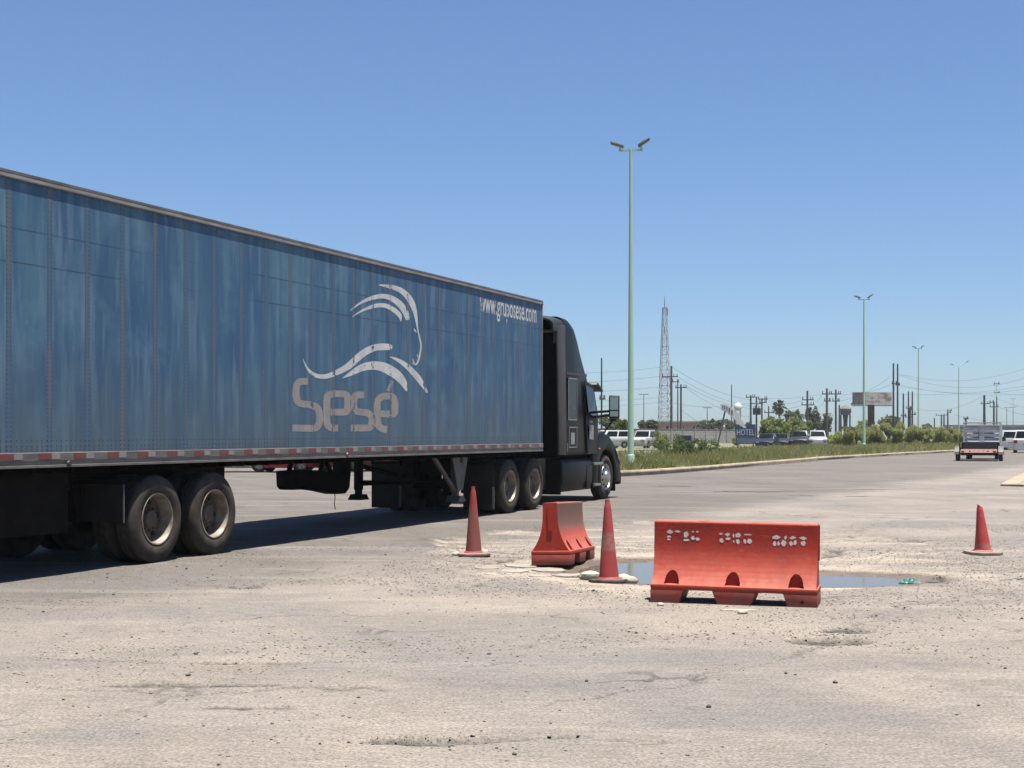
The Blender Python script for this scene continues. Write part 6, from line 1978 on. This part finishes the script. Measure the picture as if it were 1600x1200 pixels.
MB().box(0, 3.6, -1.0, -.952, .46, .62).box(0, 3.6, .952, 1.0, .46, .62).box(-.07, -.022, -1.0, 1.0, .36, .455).box(3.602, 3.66, -1.0, 1.0, .46, .62).box(.2, 3.4, -.5, -.42, .42, .555).box(.2, 3.4, .42, .5, .42, .555).build('frame', M_BLACK, ft)
MB().tube((3.6, -.4, .5), (4.9, 0, .5), .05).tube((3.6, .4, .5), (4.9, 0, .5), .05).build('drawbar', M_BLACK, ft)
for s in (-1, 1):
    for x in (.85, 1.65):
        w = link('wheel', CR, ft, (x, s*1.12, .325), (0, 0, 0 if s < 0 else math.pi)); link('tyre', CT, w)
    arc = [(1.25 + .88*math.cos(a), .36 + .46*math.sin(a)) for a in [math.pi*i/10 for i in range(11)]]
    arc += [(1.25 + .84*math.cos(a), .36 + .43*math.sin(a)) for a in [math.pi*i/10 for i in range(10, -1, -1)]]
    MB().prism(arc, s*1.12-.14, s*1.12+.14).build('fender', M_STEEL, ft)
    MB().box(-.075, -.06, s*.82-.08, s*.82+.08, .47, .56).build('tail_light', M_RED, ft)
for s in (-1, 1):
    for x in (.0, 2.6, 3.4): MB().box(x, x+.06, s*.975-.03, s*.975+.03, .62, .98).build('stake_post', M_BLACK, ft)
MB().box(3.55, 3.6, -.95, .95, .62, 1.0).build('headboard', M_TRIM, ft)
MB().tube((2.0, -1.0, .325), (2.0, 1.0, .325), .04).build('axle', M_BLACK, ft)

dx, dy = math.cos(HD), math.sin(HD)
stk = thing('stake_truck', 'small truck with grey and white stake-panel cage on its bed', 'truck', (Xt + dx*5.0, Yt + dy*5.0, 0), HD)
MB().box(0.0, 2.9, -1.0, 1.0, .72, .82).build('bed', M_TRIM, stk)
for k in range(5):
    z = .86 + k*.225
    for (y0, y1) in ((-.92, -.10), (.10, .92)):
        MB().box(-.035, -.01, y0, y1, z, z+.175).build('slat', M_STAKE, stk)
    for s in (-1, 1):
        MB().box(.05, 2.85, s*.99-.012, s*.99+.012, z, z+.175).build('slat', M_STAKE, stk)
for y in (-.97, -.09, .0, .09, .97):
    MB().box(-.075, -.037, y-.04, y+.04, .80, 2.05).build('stake', M_STAKEB, stk)
for s in (-1, 1):
    for x in (.7, 1.4, 2.1, 2.8): MB().box(x-.035, x+.035, s*1.005, s*1.005+s*.03, .8, 2.05).build('stake', M_STAKEB, stk)
for z in (.83, 1.93): MB().box(-.105, -.077, -1.0, 1.0, z, z+.07).build('cage_rail', M_STAKEB, stk)
for s in (-1, 1): MB().tube((0, s*1.0, 2.08), (2.9, s*1.0, 2.16), .03).build('top_rail', M_STEEL, stk)
MB().tube((-.02, -1.0, 2.10), (-.02, 1.0, 2.10), .03).build('top_rail', M_STEEL, stk)
for k, y in enumerate((-.75, -.45, -.15, .15, .45, .75)):
    MB().box(-.06, -.03, y-.09, y+.09, .60, .70).build('lamp_panel', M_TWHITE if k % 2 else M_RED, stk)
MB().box(-.05, 0, -1.0, 1.0, .58, .718).build('rear_bumper', M_BLACK, stk)
MB().box(2.95, 4.6, -.88, .88, .55, 1.05).build('cab_body', CP_W, stk, bevel=.06)
cabt = MB().hexa([(3.0, -.85, 1.03), (4.2, -.85, 1.03), (4.2, .85, 1.03), (3.0, .85, 1.03)], [(3.1, -.72, 1.72), (3.8, -.72, 1.72), (3.8, .72, 1.72), (3.1, .72, 1.72)]).build('cab', CP_W, stk, bevel=.05)
MB().box(3.0, 3.03, -.6, .6, 1.2, 1.6).build('rear_window', M_GLASS, cabt)
for s in (-1, 1):
    MB().box(3.95, 4.05, s*1.12-.10, s*1.12+.10, 1.05, 1.30).build('wing_mirror', M_TRIM, stk)
    for x in (.75, 4.0):
        w = link('wheel', CR, stk, (x, s*.78, .325), (0, 0, 0 if s < 0 else math.pi)); link('tyre', CT, w)
MB().box(.1, 4.4, -.45, -.35, .5, .7).box(.1, 4.4, .35, .45, .5, .7).build('chassis', M_BLACK, stk)

# ------------------------------------------------------------------ GLOBAL ALBEDO: bring every painted or dusty surface to its real reflectance
for m in bpy.data.materials:
    if not m.use_nodes: continue
    nt = m.node_tree
    b = nt.nodes.get('Principled BSDF')
    if b is None or b.inputs['Metallic'].default_value > 0.5: continue
    inp = b.inputs['Base Color']
    G = 0.70
    if inp.is_linked:
        src = inp.links[0].from_socket
        mx = nt.nodes.new('ShaderNodeMix'); mx.data_type = 'RGBA'; mx.blend_type = 'MULTIPLY'; mx.inputs[0].default_value = 1.0
        mx.inputs[7].default_value = (G, G, G, 1)
        nt.links.new(src, mx.inputs[6]); nt.links.new(mx.outputs[2], inp)
    else:
        c = inp.default_value; inp.default_value = (c[0]*G, c[1]*G, c[2]*G, 1)

# ------------------------------------------------------------------ the summer air
hz = bpy.data.materials.new('summer_haze'); hz.use_nodes = True
hn = hz.node_tree.nodes; hl = hz.node_tree.links; hn.clear()
pv_ = hn.new('ShaderNodeVolumePrincipled')
pv_.inputs['Color'].default_value = (0.86, 0.93, 1.0, 1)
pv_.inputs['Density'].default_value = 0.00016
pv_.inputs['Anisotropy'].default_value = 0.0
ho = hn.new('ShaderNodeOutputMaterial'); hl.new(pv_.outputs[0], ho.inputs['Volume'])
tag(MB().box(-190, 340, -70, 720, -1.4, 37.0).build('haze', hz), kind='stuff')
